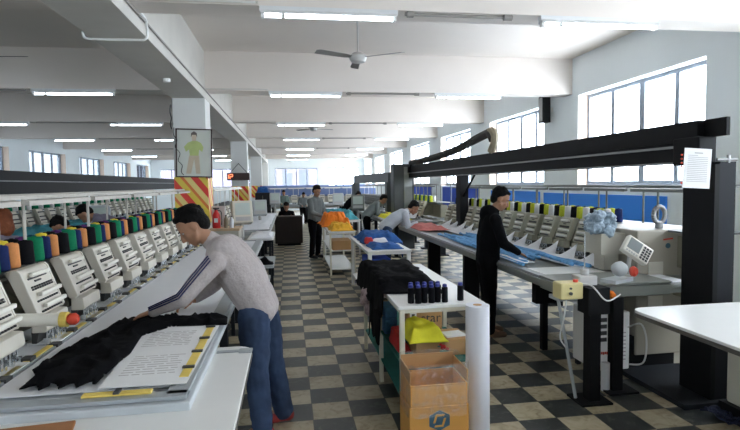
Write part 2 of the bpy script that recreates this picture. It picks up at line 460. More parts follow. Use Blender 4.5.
# neighbouring building seen through the back windows
bd = thing('neighbouring_building', 'pale mauve building seen through the windows of the far back wall', 'building', (0, 52, 0))
bm = NB(); box(bm, -14, 2.9, 0, 6, -1, 4.5); obj('wall', bm, 'outside_wall', bd)
for x in (-3.2, -1.6, -.1, 1.5):
    bm = NB(); box(bm, x-.45, x+.45, -.04, .02, 1.5, 3.2); obj('window', bm, 'outside_glass', bd)

# ---------------------------------------------------------------- lights and portals
def portal(x, y, z, sx, sz, rot):
    l = bpy.data.lights.new('window_portal', 'AREA'); l.shape = 'RECTANGLE'; l.size = sx; l.size_y = sz
    o = bpy.data.objects.new('window_portal', l); COL.objects.link(o); o.location = (x, y, z); o.rotation_euler = rot
    l.cycles.is_portal = True
for a, b in SPR: portal(XR+.35, (a+b)/2, 2.47, 1.61, b-a, (0, R(90), 0))
for a, b in SPL: portal(XL-.35, (a+b)/2, 2.3, 1.71, b-a, (0, R(-90), 0))
for a, b in BW: portal((a+b)/2, Y1+.33, 2.29, b-a, 1.26, (R(-90), 0, 0))
for a, b in FW: portal((a+b)/2, Y0-.33, 2.1, b-a, 2.2, (R(90), 0, 0))
w = bpy.data.worlds.new('overcast_sky'); sc.world = w; w.use_nodes = True
bg = w.node_tree.nodes['Background']; bg.inputs['Color'].default_value = (.90, .96, 1.0, 1); bg.inputs['Strength'].default_value = 10.0

def tube_fixture():
    t = thing('fluorescent_light', 'x', 'ceiling light')
    bm = NB(); box(bm, -.63, .63, -.03, .03, .02, .065); prism(bm, [(-.05, .0), (.05, .0), (.03, .03), (-.03, .03)], -.62, .62, 'X'); obj('housing', bm, 'fixture', t)
    bm = NB(); rod(bm, (-.6, -.005, -.016), (.6, -.005, -.016), .015, n=12); obj('tube', bm, 'tube', t, smooth=True)
    for s in (-1, 1):
        bm = NB(); box(bm, s*.6-.015, s*.6+.015, -.03, .022, -.036, .02); obj('lamp_holder', bm, 'white_metal', t)
    bm = NB(); rod(bm, (-.42, -.03, -.035), (-.42, -.03, -.002), .018, n=10); obj('starter', bm, 'white_metal', t)
    return t
FX = tube_fixture(); fused = False
lat = {1: [(.41, 'R1'), (3.1, 'R2')], 2: [(.33, 'R1'), (3.25, 'R2'), (-3.4, 'L1'), (-6.9, 'L2')]}
rows = {'R1': 'in the row right of the girder', 'R2': 'in the row nearer the right wall', 'L1': 'in the first row left of the girder', 'L2': 'in the row nearer the left wall'}
for i, y in enumerate(BEAMS):
    if i == 0: continue
    L_ = {1: [(.41, 'R1'), (3.08, 'R2')], 2: [(.33, 'R1'), (3.25, 'R2'), (-3.39, 'L1')], 3: [(.36, 'R1'), (3.5, 'R2'), (-3.65, 'L1'), (-6.7, 'L2')],
          4: [(.47, 'R1'), (3.6, 'R2'), (-3.7, 'L1'), (-6.73, 'L2')], 5: [(.52, 'R1'), (3.6, 'R2'), (-3.7, 'L1'), (-6.95, 'L2')],
          6: [(.55, 'R1'), (3.6, 'R2'), (-3.7, 'L1'), (-7.1, 'L2')], 7: [(.58, 'R1'), (3.6, 'R2'), (-3.7, 'L1')]}[i]
    for x, r_ in L_:
        lab = 'lit tube light under the %s beam, %s' % (ORD[i], rows[r_])
        # fixed to the lower front edge of the beam
        zt = 3.307
        if not fused: o = FX; o.location = (x, y+.03, zt); o['label'] = lab; o['group'] = 'fluorescent lights on the beams'; fused = True
        else: dup(FX, (x, y+.03, zt), 0, lab, 'fluorescent lights on the beams')
    # conduit between the lights along the beam
    bm = NB()
    if i <= 5:
        bm = NB(); rod(bm, (-1.33, y-.012, 3.395), (L_[0][0]-.64, y-.012, 3.395), .011, n=6)
        obj('wall_conduit', bm, 'conduit'); o = bpy.data.objects[-1] if False else None
        tag(COL.objects[-1], 'thin cable conduit on the %s beam between girder and tube light' % ORD[i], 'conduit', 'conduits on the beams')
        bm = NB(); rod(bm, (L_[0][0]+.70, y+.02, 3.345), (L_[1][0]-.95, y+.02, 3.345), .016, n=6); rod(bm, (L_[0][0]+.72, y+.02, 3.345), (L_[0][0]+.78, y+.02, 3.345), .032, n=8); rod(bm, (L_[1][0]-1.0, y+.02, 3.345), (L_[1][0]-.92, y+.02, 3.345), .032, n=8)
        obj('empty_light_rail', bm, 'pipe_dark'); tag(COL.objects[-1], 'unlit dark batten between the two tube lights of the %s beam' % ORD[i], 'light batten', 'unlit battens under the beams')
for i in (2, 3, 4, 5):
    y = BEAMS[i]; bm = NB()
    x0 = {2: -6.6, 3: -5.9, 4: -6.0, 5: -6.2}[i]; rod(bm, (x0, y+.0, 3.345), (-4.1, y+.0, 3.345), .016, n=6)
    obj('empty_light_rail', bm, 'pipe_dark'); tag(COL.objects[-1], 'dark batten between tube lights of the %s beam in the left bay' % ORD[i], 'light batten', 'unlit battens under the beams')
# conduit bent under the girder near the camera
bm = NB(); tube(bm, smooth_path([(-.25, 4.87, 3.39), (-1.15, 4.87, 3.39), (-1.30, 4.90, 3.39), (-1.315, 5.1, 3.385), (-1.315, 5.40, 3.38), (-1.315, 5.46, 3.34), (-1.315, 5.47, 3.24), (-1.34, 5.47, 3.195), (-1.42, 5.47, 3.19), (-1.78, 5.47, 3.19), (-1.87, 5.47, 3.195), (-1.895, 5.47, 3.23), (-1.895, 5.47, 3.28)], 6), .012, 8)
tag(obj('bent_conduit', bm, 'white_metal', smooth=True), 'white cable pipe looping under the concrete girder near the camera', 'conduit')
bm = NB(); tube(bm, [(-1.325, Y0+.1, 3.36), (-1.325, 9.2, 3.36), (-1.325, 20, 3.36), (-1.325, 30, 3.36)], .012, 6)
tag(obj('girder_cable', bm, 'pipe_dark'), 'long thin cable running along the right face of the girder', 'cable')
bm = NB(); lathe(bm, [(.015, -.05), (.05, -.045), (.05, 0)], (-1.6, 7.6, 3.235), 12)
tag(obj('smoke_detector', bm, 'white_metal'), 'small round white detector under the girder before the first column', 'detector')

def ceiling_fan(x, y, z, rot, label, dark=False, drop=.45):
    t = thing('ceiling_fan', label, 'fan', (x, y, z), rot, 'ceiling fans')
    bm = NB(); rod(bm, (0, 0, .06), (0, 0, drop), .012); lathe(bm, [(.05, drop-.07), (.03, drop)], (0, 0, 0), 12); obj('down_rod', bm, 'fan_grey' if not dark else 'fan_dark', t)
    bm = NB(); lathe(bm, [(.03, -.07), (.09, -.06), (.115, -.02), (.115, .02), (.07, .06), (.02, .07)], (0, 0, 0), 20); obj('motor', bm, 'fan_grey' if not dark else 'fan_dark', t, smooth=True)
    for k in range(3):
        a = 2*PI*k/3; T = rotm(0, 0, a) @ rotm(R(12), 0, 0)
        bm = NB(); prism(bm, [(.09, -.025), (.2, -.05), (.63, -.065), (.65, .03), (.6, .055), (.2, .05), (.09, .025)], -.003, .003, 'Z', T)
        obj('blade', bm, 'fan_blade' if not dark else 'fan_dark', t)
ceiling_fan(.95, 7.05, 3.44, R(88), 'three-blade ceiling fan hanging nearest in the right bay', drop=.58)
ceiling_fan(.78, 16.1, 3.44, R(20), 'small distant ceiling fan in the right bay behind the third beam', drop=.58)
ceiling_fan(-3.72, 7.05, 3.36, R(-4), 'dark ceiling fan blade reaching in at the left edge', dark=True, drop=.66)

# speaker box on right pier, blue boards on right wall
t = thing('wall_speaker', 'narrow black loudspeaker high on the pier between right wall windows', 'speaker', (5.10, 10.0, 2.93))
bm = NB(); box(bm, -.10, .07, -.09, .09, 0, .52); obj('cabinet', bm, 'black_metal', t, bev=.01)
bm = NB(); box(bm, .07, .15, -.03, .03, .22, .3); obj('bracket', bm, 'white_metal', t)
bm = NB(); box(bm, -.108, -.10, -.075, .075, .03, .49); obj('grille', bm, 'rail_steel', t)
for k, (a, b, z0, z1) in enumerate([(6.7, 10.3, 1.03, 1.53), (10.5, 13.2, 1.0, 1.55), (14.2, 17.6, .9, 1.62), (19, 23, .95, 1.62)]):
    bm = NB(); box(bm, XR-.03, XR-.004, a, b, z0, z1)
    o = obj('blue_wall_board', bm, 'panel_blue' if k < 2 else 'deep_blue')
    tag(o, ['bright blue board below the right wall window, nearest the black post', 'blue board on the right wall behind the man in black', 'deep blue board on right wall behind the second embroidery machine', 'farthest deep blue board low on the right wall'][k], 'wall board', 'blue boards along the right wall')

# ---------------------------------------------------------------- embroidery heads
def make_head(face, body, wide=.26, simple=False):
    """facing +x, z=0 at table top; returns root mesh 'sewing_head' with sub-parts"""
    hw = wide/2
    bm = NB()
    prism(bm, [(-.34, .10), (-.34, .34), (-.16, .35), (-.05, .27), (.0, .10), (-.05, .08), (-.2, .1)], -hw*.5, hw*.5)
    prism(bm, [(-.34, -.1), (-.34, .0), (-.02, .0), (.05, -.03), (.05, -.06), (-.1, -.1)], -.04, .04)
    h = obj('sewing_head', bm, body, bev=.006)
    bm = NB()
    prism(bm, [(.070, .175), (.078, .19), (-.008, .425), (-.022, .438), (-.075, .438), (-.085, .42), (-.05, .36), (.02, .175)], -hw*.94, hw*.94)
    prism(bm, [(.082, .19), (-.002, .428), (-.018, .445), (-.055, .445), (-.065, .40), (.0, .24), (.03, .17), (.07, .17)], -hw, -hw*.90)
    prism(bm, [(.082, .19), (-.002, .428), (-.018, .445), (-.055, .445), (-.065, .40), (.0, .24), (.03, .17), (.07, .17)], hw*.90, hw)
    obj('tension_panel', bm, face, h, bev=.005)
    s = V((-.088, 0, .24)).normalized(); n = V((.24, 0, .088)).normalized()
    P0 = V((.078, 0, .19))
    if not simple:
        bm = NB()
        for q, y0_, y1_ in ((.035, -.55, .95), (.105, -.55, .95), (.222, -.6, .6)):
            p = P0+s*q+n*.020; box(bm, -.012, .014, hw*y0_, hw*y1_, -.012, .012, Matrix.Translation(p), .006)
        obj('thread_guide_bars', bm, 'cream_bar', h)
        bm = NB()
        for q in (.008, .070, .142, .155):
            for k in range(9):
                y = -hw*.66+k*hw*.165; p = P0+s*q+n*.002
                rod(bm, p+V((0, y, 0)), p+V((0, y, 0))+n*.012, .0065, n=6)
        p = P0+s*.185; rod(bm, p+V((0, -hw*.3, 0))+n*.003, p+V((0, hw*.1, 0))+n*.003, .006, n=6)
        p = P0+s*.205; rod(bm, p+V((0, -hw*.66, 0))+n*.002, p+V((0, hw*.6, 0))+n*.002, .005, n=6)
        obj('tension_knobs', bm, 'dark_slot', h)
    else:
        bm = NB()
        for q in (.04, .11, .2):
            p = P0+s*q+n*.014; rod(bm, p+V((0, -hw*.8, 0)), p+V((0, hw*.8, 0)), .012, n=6)
        obj('thread_guide_bars', bm, 'dark_slot', h)
    bm = NB(); prism(bm, [(.03, .085), (.10, .085), (.112, .10), (.105, .165), (.03, .172)], -hw*.86, hw*.86)
    obj('needle_case', bm, face, h, bev=.005)
    bm = NB(); prism(bm, [(.02, .02), (.045, .02), (.06, .085), (.02, .085)], -hw*.75, hw*.75)
    obj('dark_back', bm, 'dark_slot', h)
    bm = NB()
    for k in range(7):
        y = -hw*.62+k*hw*.205; rod(bm, (.09, y, .0), (.09, y, .09), .006, n=6)
        box(bm, .075, .108, y-.009, y+.009, .012+.02*(k % 2), .045+.02*(k % 2))
    rod(bm, (.06, 0, .0), (.06, 0, .09), .014, n=8)
    obj('needle_bars', bm, 'chrome', h)
    if not simple:
        bm = NB(); box(bm, -.02, .15, -hw*.55, hw*.55, .004, .018); rod(bm, (.05, 0, .016), (.05, 0, .026), .03, n=12)
        obj('needle_plate', bm, 'white_metal', h)
        bm = NB(); box(bm, .12, .17, -hw*.95, -hw*.62, .004, .022); box(bm, .10, .15, hw*.62, hw*.95, .004, .03)
        obj('frame_clamp', bm, 'dark_slot', h)
    return h
H_near = make_head('beige_pale', 'head_dark', .355)
H_right = make_head('olive_head', 'olive_dark', .30)
H_far = make_head('cream_plastic', 'head_body', .27, True)
H_dark = make_head('tower_panel', 'tower_grey', .27, True)
CONES = {}
def cone_mesh(c):
    if c not in CONES:
        bm = NB(); lathe(bm, [(.046, 0), (.053, .006), (.053, .02), (.046, .150), (.038, .160), (.014, .162), (.012, .166)], n=12)
        bmesh.ops.recalc_face_normals(bm, faces=bm.faces)
        me = bpy.data.meshes.new('thread_cone'); bm.to_mesh(me); bm.free(); me.materials.append(M['thread_'+c])
        for p in me.polygons: p.use_smooth = True
        CONES[c] = me
    return CONES[c]
def machine(name, label, loc, rz, n, sp, head, y0=.4, tw=1.0, ztab=.88, railz=1.72, table='table_grey', cones=None, place='', simple=False, rail_mat='white_metal', frame_mat='grey_alu', ylen=None, strip=True, rods=True, legs=True):
    """root at floor under the head line; local +y along the heads, heads face +x"""
    Ln = ylen or (n*sp+.4)
    t = thing(name, label, 'embroidery machine', loc, rz)
    bm = NB(); box(bm, -.42, -.24, .1, Ln, ztab+.06, ztab+.36); box(bm, -.46, -.2, .1, Ln, ztab-.2, ztab-.04); obj('head_beam', bm, head.data.materials[0], t, bev=.01)
    bm = NB(); box(bm, -.30, tw, 0, Ln, ztab-.045, ztab-.008); box(bm, -.05, tw-.02, .02, Ln-.02, ztab-.09, ztab-.045); obj('table', bm, table, t, bev=.006)
    if legs:
        k = max(2, int(Ln/1.6)+1)
        for i in range(k):
            y = .25+(Ln-.5)*i/(k-1)
            bm = NB(); box(bm, -.42, -.30, y-.06, y+.06, 0, ztab-.04); box(bm, -.5, -.2, y-.09, y+.09, 0, .03); obj('leg', bm, 'black_metal_light', t)
            bm = NB(); box(bm, tw-.30, tw-.22, y-.04, y+.04, 0, ztab-.09); box(bm, tw-.36, tw-.16, y-.08, y+.08, 0, .02); obj('leg', bm, 'black_metal_light', t)
    # pantograph frame
    bm = NB(); z0, z1 = ztab-.006, ztab+.012
    box(bm, tw-.11, tw-.02, .06, Ln-.06, z0, z1); box(bm, .10, .16, .06, Ln-.06, z0, z1)
    box(bm, .10, tw-.02, .03, .10, z0, z1); box(bm, .10, tw-.02, Ln-.1, Ln-.03, z0, z1)
    obj('pantograph_frame', bm, frame_mat, t, bev=.003)
    bm = NB(); box(bm, -.06, .10, .05, Ln-.05, ztab-.006, ztab+.004); obj('bed_cover', bm, 'white_sheet', t)
    if strip:
        bm = NB()
        y = .2
        while y < Ln-.4:
            box(bm, .115, .145, y, y+.36, ztab+.012, ztab+.018); y += .42
        obj('clip_strip', bm, 'yellow_strip', t)
    # thread rack and guide rail
    bm = NB(); box(bm, -.60, -.14, .1, Ln, ztab+.40, ztab+.415); obj('thread_shelf', bm, 'tower_grey', t)
    bm = NB(); box(bm, -.66, -.62, .05, Ln, railz-.012, railz+.012); box(bm, -.20, -.16, .05, Ln, railz-.012, railz+.012)
    y = .1
    while y < Ln:
        box(bm, -.62, -.20, y, y+.025, railz-.004, railz+.006); y += .07
    obj('guide_rail', bm, rail_mat, t)
    bm = NB(); y = .12
    while y < Ln-.3:
        prism(bm, [(-.12, railz-.045), (-.08, railz-.05), (-.08, railz-.02), (-.12, railz-.012)], y, min(Ln, y+2*sp-.10)); y += 2*sp
    obj('guide_bar', bm, 'cream_bar' if rail_mat == 'white_metal' else rail_mat, t)
    y = .35
    while y < Ln and rods:
        bm = NB(); rod(bm, (-.22, y, ztab+.41), (-.22, y, railz-.01), .011, n=8); obj('rail_post', bm, rail_mat, t, smooth=True)
        bm = NB(); rod(bm, (-.5, y+.25, ztab+.41), (-.5, y+.25, railz-.01), .011, n=8); obj('rail_post', bm, rail_mat, t, smooth=True)
        y += 2*sp
    T = Matrix.Translation(V(loc)) @ Matrix.Rotation(rz, 4, 'Z')
    for i in range(n):
        hd = dup(head, (0, y0+i*sp, ztab), 0, parent=t)
        if cones:
            pat, m_ = cones
            for k in range(m_):
                row, q = divmod(k, (m_+1)//2)
                c = pat[k % len(pat)]
                yy = y0+i*sp-sp*.40+q*(sp*.94/((m_+1)//2)) ; xx = -.20-row*.14
                o = bpy.data.objects.new('thread_cone', cone_mesh(c)); COL.objects.link(o)
                o.location = T @ V((xx, yy, ztab+.415)); k_ = {'green': 1.04, 'black': .96, 'orange': .80, 'navy': .86}.get(c, .88); o.scale = (k_, k_, 1.0 if c == 'green' else .93)
                o.rotation_euler = (0, 0, (i*7+k*3) % 6)
                tag(o, '%s thread cone standing on the thread shelf of %s' % (c, place), 'thread cone', '%s thread cones on %s' % (c, place))
    return t
# near left machine: y 2.30 .. 8.6
L1 = machine('embroidery_machine', 'long beige multi-head embroidery machine in the left foreground, under the sweatered man\'s hands', (-1.47, 2.25, 0), 0, 11, .55, H_near, y0=.52, tw=1.04, cones=(['black', 'green', 'navy', 'orange', 'yellow', 'black', 'purple', 'teal'], 8), place='the near left embroidery machine', ylen=6.5, legs=True, rail_mat='rail_cream')
L2 = machine('embroidery_machine', 'grey embroidery machine continuing the left row behind the first column', (-1.35, 10.6, 0), 0, 9, .62, H_far, tw=.98, place='', ylen=6.6)
L3 = machine('embroidery_machine', 'embroidery machine in the left bay with teal cloth, under the black gantry', (-4.7, 7.0, 0), 0, 24, .50, H_far, tw=1.2, ztab=.95, cones=(['green', 'white', 'teal', 'black'], 4), place='the left bay machine', ylen=13.2, strip=False)
def turn(y_far, x): return (x, y_far, 0)
R1 = machine('embroidery_machine', 'olive multi-head embroidery machine in the right foreground, before the man in black', (3.36, 11.0, 0), PI, 13, .425, H_right, y0=.3, tw=1.08, railz=1.70, table='dark_table', rail_mat='tower_panel', cones=(['black', 'lime', 'white', 'teal', 'lime', 'navy'], 6), place='the near right embroidery machine', ylen=6.95, strip=False, legs=False, frame_mat='grey_alu')
R2 = machine('embroidery_machine', 'second olive embroidery machine on the right, behind the bending pale shirt', (3.3, 17.0, 0), PI, 10, .43, H_right, y0=.3, tw=1.05, railz=1.72, table='dark_table', rail_mat='tower_panel', cones=(['teal', 'lime', 'white'], 3), place='the second right embroidery machine', ylen=4.9, strip=False)
R3 = machine('embroidery_machine', 'dark grey embroidery machine far right beyond the grey gantry tower', (3.35, 24.5, 0), PI, 13, .48, H_dark, y0=.3, tw=1.0, railz=1.72, table='dark_table', rail_mat='tower_panel', ylen=6.9, strip=False)
C1 = machine('embroidery_machine', 'pale embroidery machine standing across the far end of the aisle', (-1.0, 25.3, 0), -PI/2, 11, .43, H_far, tw=.8, ztab=.85, railz=1.62, ylen=5.2, strip=False)
bpy.data.objects.remove(H_near) if False else None
for h_ in (H_near, H_right, H_far, H_dark):
    for c in list(h_.children): bpy.data.objects.remove(c)
    bpy.data.objects.remove(h_)
# blue cover behind cross machine
bm = NB(); box(bm, -1.2, 4.3, 26.15, 26.2, 1.05, 1.74); tag(obj('blue_screen_board', bm, 'deep_blue'), 'long pale blue board behind the embroidery machine across the far aisle', 'board')
M['screenb'] = mat('screen_blue', (.20, .28, .55), .7); COL.objects[-1].data.materials[0] = M['screen_blue']
bm = NB(); box(bm, -1.15, -1.1, 26.15, 26.2, 0, 1.06); box(bm, 4.2, 4.25, 26.15, 26.2, 0, 1.06); o = obj('board_post', bm, 'aluminium', bpy.data.objects['blue_screen_board'])

# ---------------------------------------------------------------- near left: side table, garment, sheets
t = thing('side_table', 'white laminate table with rounded corners beside the near left machine', 'table', (-.75, 2.1, 0))
bm = NB(); prism(bm, roundrect(-.75, .52, -1.1, 1.02, .09), .815, .838, 'Z'); obj('tabletop', bm, 'white_laminate', t, bev=.004)
bm = NB(); prism(bm, roundrect(-.753, .524, -1.104, 1.024, .092), .805, .8155, 'Z'); obj('edge_band', bm, 'table_edge', t)
for x, y in ((-.6, -1.0), (.34, -1.0), (.34, .1)):
    bm = NB(); box(bm, x-.03, x+.03, y-.03, y+.03, 0, .805); obj('leg', bm, 'black_metal_light', t)
bm = NB(); prism(bm, roundrect(-.30, -.225, 2.98, 3.06, .01), .8385, .842, 'Z'); box(bm, -.42, -.235, 3.0, 3.035, .8385, .844)
tag(obj('metal_strip', bm, 'grey_alu'), 'flat grey metal strip lying at the white table corner', 'strip')
bm = NB(); prism(bm, [(-1.3, 1.9), (-.80, 1.95), (-.86, 2.21), (-1.3, 2.16)], .8385, .852, 'Z')
tag(obj('wooden_board', bm, 'wood_board', bev=.003), 'brown wooden board lying at the bottom left corner of the white table', 'board')
def sheet(name, poly, z, m, th=.003, parent=None):
    bm = NB(); prism(bm, poly, z, z+th, 'Z'); return obj(name, bm, m, parent)
# long white working sheet in the pantograph frame
z = .8945
o = sheet('backing_sheet', [(-1.30, 2.42), (-.52, 2.42), (-.52, 8.6), (-1.30, 8.6)], .882, 'white_sheet')
tag(o, 'long grey-white backing sheet stretched in the near left machine frame', 'backing sheet')
st = sheet('stencil_sheet', [(-.84, 2.41), (-.47, 2.40), (-.45, 3.42), (-.76, 3.42), (-.88, 3.2)], .8985, 'paper', .003)
tag(st, 'white stencil sheet with faint printed text blocks on the near left machine', 'stencil sheet')
bm = NB(); random.seed(4)
for by, n_, x0, x1 in ((2.55, 9, -.80, -.55), (3.0, 9, -.82, -.57)):
    for k in range(n_):
        y = by+k*.034
        xx = x0
        while xx < x1-.02:
            w_ = random.uniform(.03, .09); box(bm, xx, min(x1, xx+w_), y, y+.008, .9016, .9022); xx += w_+.012
obj('printed_text', bm, 'stencil_ink', st)
def strip_clip(x0, x1, y0, y1, n, lab):
    bm = NB(); box(bm, x0, x1, y0, y1, .8935, .9035); s_ = obj('yellow_clip_strip', bm, 'yellow_strip', bev=.002); tag(s_, lab, 'clip strip')
    for k in range(n):
        q = (k+.5)/n
        bm = NB()
        if y1-y0 > x1-x0: yy = y0+(y1-y0)*q; box(bm, x0-.006, x1+.006, yy-.012, yy+.012, .9035, .912)
        else: xx = x0+(x1-x0)*q; box(bm, xx-.012, xx+.012, y0-.006, y1+.006, .9035, .912)
        obj('clip', bm, 'dark_slot', s_)
strip_clip(-.518, -.475, 2.48, 3.46, 4, 'yellow clip strip along the right edge of the machine frame')
strip_clip(-.88, -.60, 2.32, 2.36, 1, 'short yellow clip strip at the near end of the machine frame')

def cloth_grid(name, fn, nu, nv, m, th=.008, parent=None, closed=False):
    bm = NB(); g = []
    for j in range(nv+1):
        g.append([bm.verts.new(V(fn(i/nu, j/nv))) for i in range(nu+1)])
    for j in range(nv):
        for i in range(nu): bm.faces.new((g[j][i], g[j][i+1], g[j+1][i+1], g[j+1][i]))
    o = obj(name, bm, m, parent, smooth=False)
    for p in o.data.polygons: p.use_smooth = True
    s = o.modifiers.new('thickness', 'SOLIDIFY'); s.thickness = th; s.offset = -1
    return o
def heap(name, quad, z0, Hh, seed, m, label, cat, rect=None, jag=.03, nu=46, nv=34, fold=1., group=None, drop=.9, sc_=4.5, maxdrop=.5):
    q = [V((*p, 0)) for p in quad]
    def fn(u, v):
        p = (q[0]*(1-u)+q[1]*u)*(1-v)+(q[3]*(1-u)+q[2]*u)*v
        e = min(u, 1-u, v, 1-v)
        nv_ = noise.noise(V((p.x*6+seed, p.y*6, seed*1.7))); nw = noise.noise(V((p.x*5, p.y*5+seed, 9.1+seed)))
        p = p+V((nv_, nw, 0))*jag
        f = min(1, e*5); f = f*f*(3-2*f)
        r = 1-abs(noise.noise(V((p.x*sc_+seed*3, p.y*sc_*.7, seed))))*2; r2 = 1-abs(noise.noise(V((p.x*sc_*2.6, p.y*sc_*2.2+seed, seed*2))))*2
        z_ = z0+.012+Hh*f*(.45+fold*(.38*r+.16*r2))
        if rect:
            dx = max(rect[0]-p.x, p.x-rect[1], 0); dy = max(rect[2]-p.y, p.y-rect[3], 0); d = max(dx, dy)
            if d > 0:
                z_ -= min(maxdrop, d*6*drop+.0)*(.8+.3*nv_); 
                if dx > 0: p.x = (rect[0]-.02 if p.x < rect[0] else rect[1]+.02)+(p.x-(rect[0] if p.x < rect[0] else rect[1]))*.25
                if dy > 0: p.y = (rect[2]-.02 if p.y < rect[2] else rect[3]+.02)+(p.y-(rect[2] if p.y < rect[2] else rect[3]))*.25
        return (p.x, p.y, max(z_, z0+.010) if not rect else z_)
    o = cloth_grid(name, fn, nu, nv, m, .008)
    return tag(o, label, cat, group)
# black garment: polygon shape filled on a grid
def poly_cloth(name, P, z0, Hh, seed, m, label, cat, step=.016, sc_=9, parent=None):
    xs = [p[0] for p in P]; ys = [p[1] for p in P]; bm = NB(); vd = {}
    def inside(x, y):
        c = False; n = len(P)
        for i in range(n):
            a, b = P[i], P[(i+1) % n]
            if (a[1] > y) != (b[1] > y) and x < (b[0]-a[0])*(y-a[1])/(b[1]-a[1])+a[0]: c = not c
        return c
    def dist(x, y):
        d = 9
        for i in range(len(P)):
            a, b = V(P[i]), V(P[(i+1) % len(P)]); ab = b-a; t_ = max(0, min(1, (V((x, y))-a).dot(ab)/max(1e-9, ab.length_squared))); d = min(d, (a+ab*t_-V((x, y))).length)
        return d
    def vert(i, j):
        if (i, j) not in vd:
            x, y = min(xs)+i*step, min(ys)+j*step; ins = inside(x, y); d = dist(x, y) if ins else 0
            if not ins or d < step*.45:
                best = None
                for k_ in range(len(P)):
                    a, b = V(P[k_]), V(P[(k_+1) % len(P)]); ab = b-a; t_ = max(0, min(1, (V((x, y))-a).dot(ab)/max(1e-9, ab.length_squared))); c_ = a+ab*t_
                    if best is None or (c_-V((x, y))).length < best[0]: best = ((c_-V((x, y))).length, c_)
                x, y = best[1]; d = 0
            f = min(1, d/.05)
            r = 1-abs(noise.noise(V((x*sc_+seed, y*sc_*.6, seed))))*2; r2 = noise.noise(V((x*sc_*3, y*sc_*3, seed)))
            vd[(i, j)] = bm.verts.new(V((x, y, z0+.006+Hh*f*(.3+.6*r*r*r+.12*r2))))
        return vd[(i, j)]
    for i in range(int((max(xs)-min(xs))/step)+1):
        for j in range(int((max(ys)-min(ys))/step)+1):
            if inside(min(xs)+(i+.5)*step, min(ys)+(j+.5)*step): bm.faces.new((vert(i, j), vert(i+1, j), vert(i+1, j+1), vert(i, j+1)))
    o = obj(name, bm, m, parent)
    for p in o.data.polygons: p.use_smooth = True
    s = o.modifiers.new('thickness', 'SOLIDIFY'); s.thickness = .005; s.offset = -1
    if parent is None: tag(o, label, cat)
    return o
G = [(-1.18, 2.45), (-1.19, 2.63), (-1.24, 2.71), (-1.22, 3.0), (-1.15, 3.38), (-1.06, 3.67), (-.98, 3.70), (-.61, 3.64), (-.42, 3.57), (-.40, 3.37), (-.74, 3.40), (-.87, 3.23), (-.84, 2.9), (-.86, 2.68), (-.87, 2.44), (-.90, 2.50), (-.94, 2.43), (-.975, 2.50), (-1.01, 2.43), (-1.05, 2.50), (-1.09, 2.43), (-1.13, 2.50)]
poly_cloth('black_garment', G, .8995, .05, 3.3, 'black_cloth', 'black garment spread over the near left machine under the man\'s hand', 'garment')
bm = NB(); rod(bm, (-1.66, 2.96, 1.10), (-1.20, 2.96, 1.085), .034, n=18); t_ = obj('cream_pipe', bm, 'cream_bar', smooth=True)
tag(t_, 'thick cream pipe sticking out between the nearest left sewing heads', 'pipe')
bm = NB(); rod(bm, (-1.20, 2.96, 1.085), (-1.165, 2.96, 1.084), .040, n=16); obj('yellow_collar', bm, 'yellow_strip', t_)
bm = NB(); lathe(bm, [(.022, 0), (.032, .012), (.032, .035), (.02, .05)], n=14, mtx=Matrix.Translation((-1.165, 2.96, 1.084)) @ rotm(0, R(90), 0)); obj('stop_button', bm, 'red_plastic', t_, smooth=True)

# ---------------------------------------------------------------- gantries
def cap_box(bm, *a, **k): return box(bm, *a, **k)
t = thing('laser_gantry', 'long black gantry beam on a thick black post above the right machine', 'gantry', (3.28, 3.85, 0))
bm = NB(); box(bm, -.06, .0, -.06, 10.4, 2.075, 2.235); obj('upper_beam', bm, 'black_metal', t)
bm = NB(); box(bm, .02, .05, -.26, 10.4, 2.10, 2.24); obj('rear_beam', bm, 'black_metal', t)
bm = NB(); box(bm, -.09, .10, .0, 10.4, 1.90, 2.045); obj('lower_beam', bm, 'black_metal', t)
bm = NB(); box(bm, -.05, .04, .0, 10.4, 2.045, 2.075); obj('web', bm, 'black_metal', t)
bm = NB(); box(bm, -.105, -.09, .0, 10.4, 2.025, 2.045); box(bm, -.105, -.09, .0, 10.4, 1.90, 1.912); obj('guide_rail', bm, 'rail_steel', t)
bm = NB(); box(bm, -.06, -.02, -.25, .08, .04, 1.88); obj('post', bm, 'black_metal', t)
bm = NB(); box(bm, -.02, .12, -.25, .05, .04, 1.90); obj('post_cover', bm, 'black_metal_light', t)
bm = NB(); box(bm, -.13, .03, -.16, .12, 1.88, 2.10); obj('post_head', bm, 'black_metal', t, bev=.01)
bm = NB(); rod(bm, (-.04, -.24, 1.915), (.13, -.24, 1.915), .012); rod(bm, (.06, -.24, 1.89), (.06, -.24, 1.95), .013); obj('end_bolt', bm, 'rail_steel', t)
bm = NB(); box(bm, -.32, .32, -.30, .55, 0, .04); obj('base_plate', bm, 'black_metal_light', t)
bm = NB(); box(bm, -.30, .32, .62, .9, 0, .3); obj('base_block', bm, 'black_metal', t)
bm = NB(); box(bm, -.07, .09, 5.8, 6.05, .95, 1.90); obj('mid_post', bm, 'black_metal', t)
bm = NB(); tube(bm, [(0, 5.9, 1.45), (0, 5.2, 1.9)], .02, 6); obj('brace', bm, 'black_metal', t)
bm = NB(); box(bm, -.50, .06, 10.05, 10.5, .0, 2.28); obj('tower', bm, 'tower_grey', t, bev=.02)
bm = NB(); box(bm, -.22, .0, 10.03, 10.05, .9, 2.2); obj('tower_panel', bm, 'tower_panel', t, label='lighter grey front panel', bev=.004)
bm = NB(); box(bm, -.12, .05, 9.9, 10.1, 2.05, 2.2); rod(bm, (-.05, 9.9, 2.2), (-.05, 9.9, 2.3), .03); obj('motor', bm, 'black_metal', t)
pp = thing('notice_sheet', 'white typed paper sheet hanging on the black gantry post', 'paper', (3.055, 3.60, 1.70))
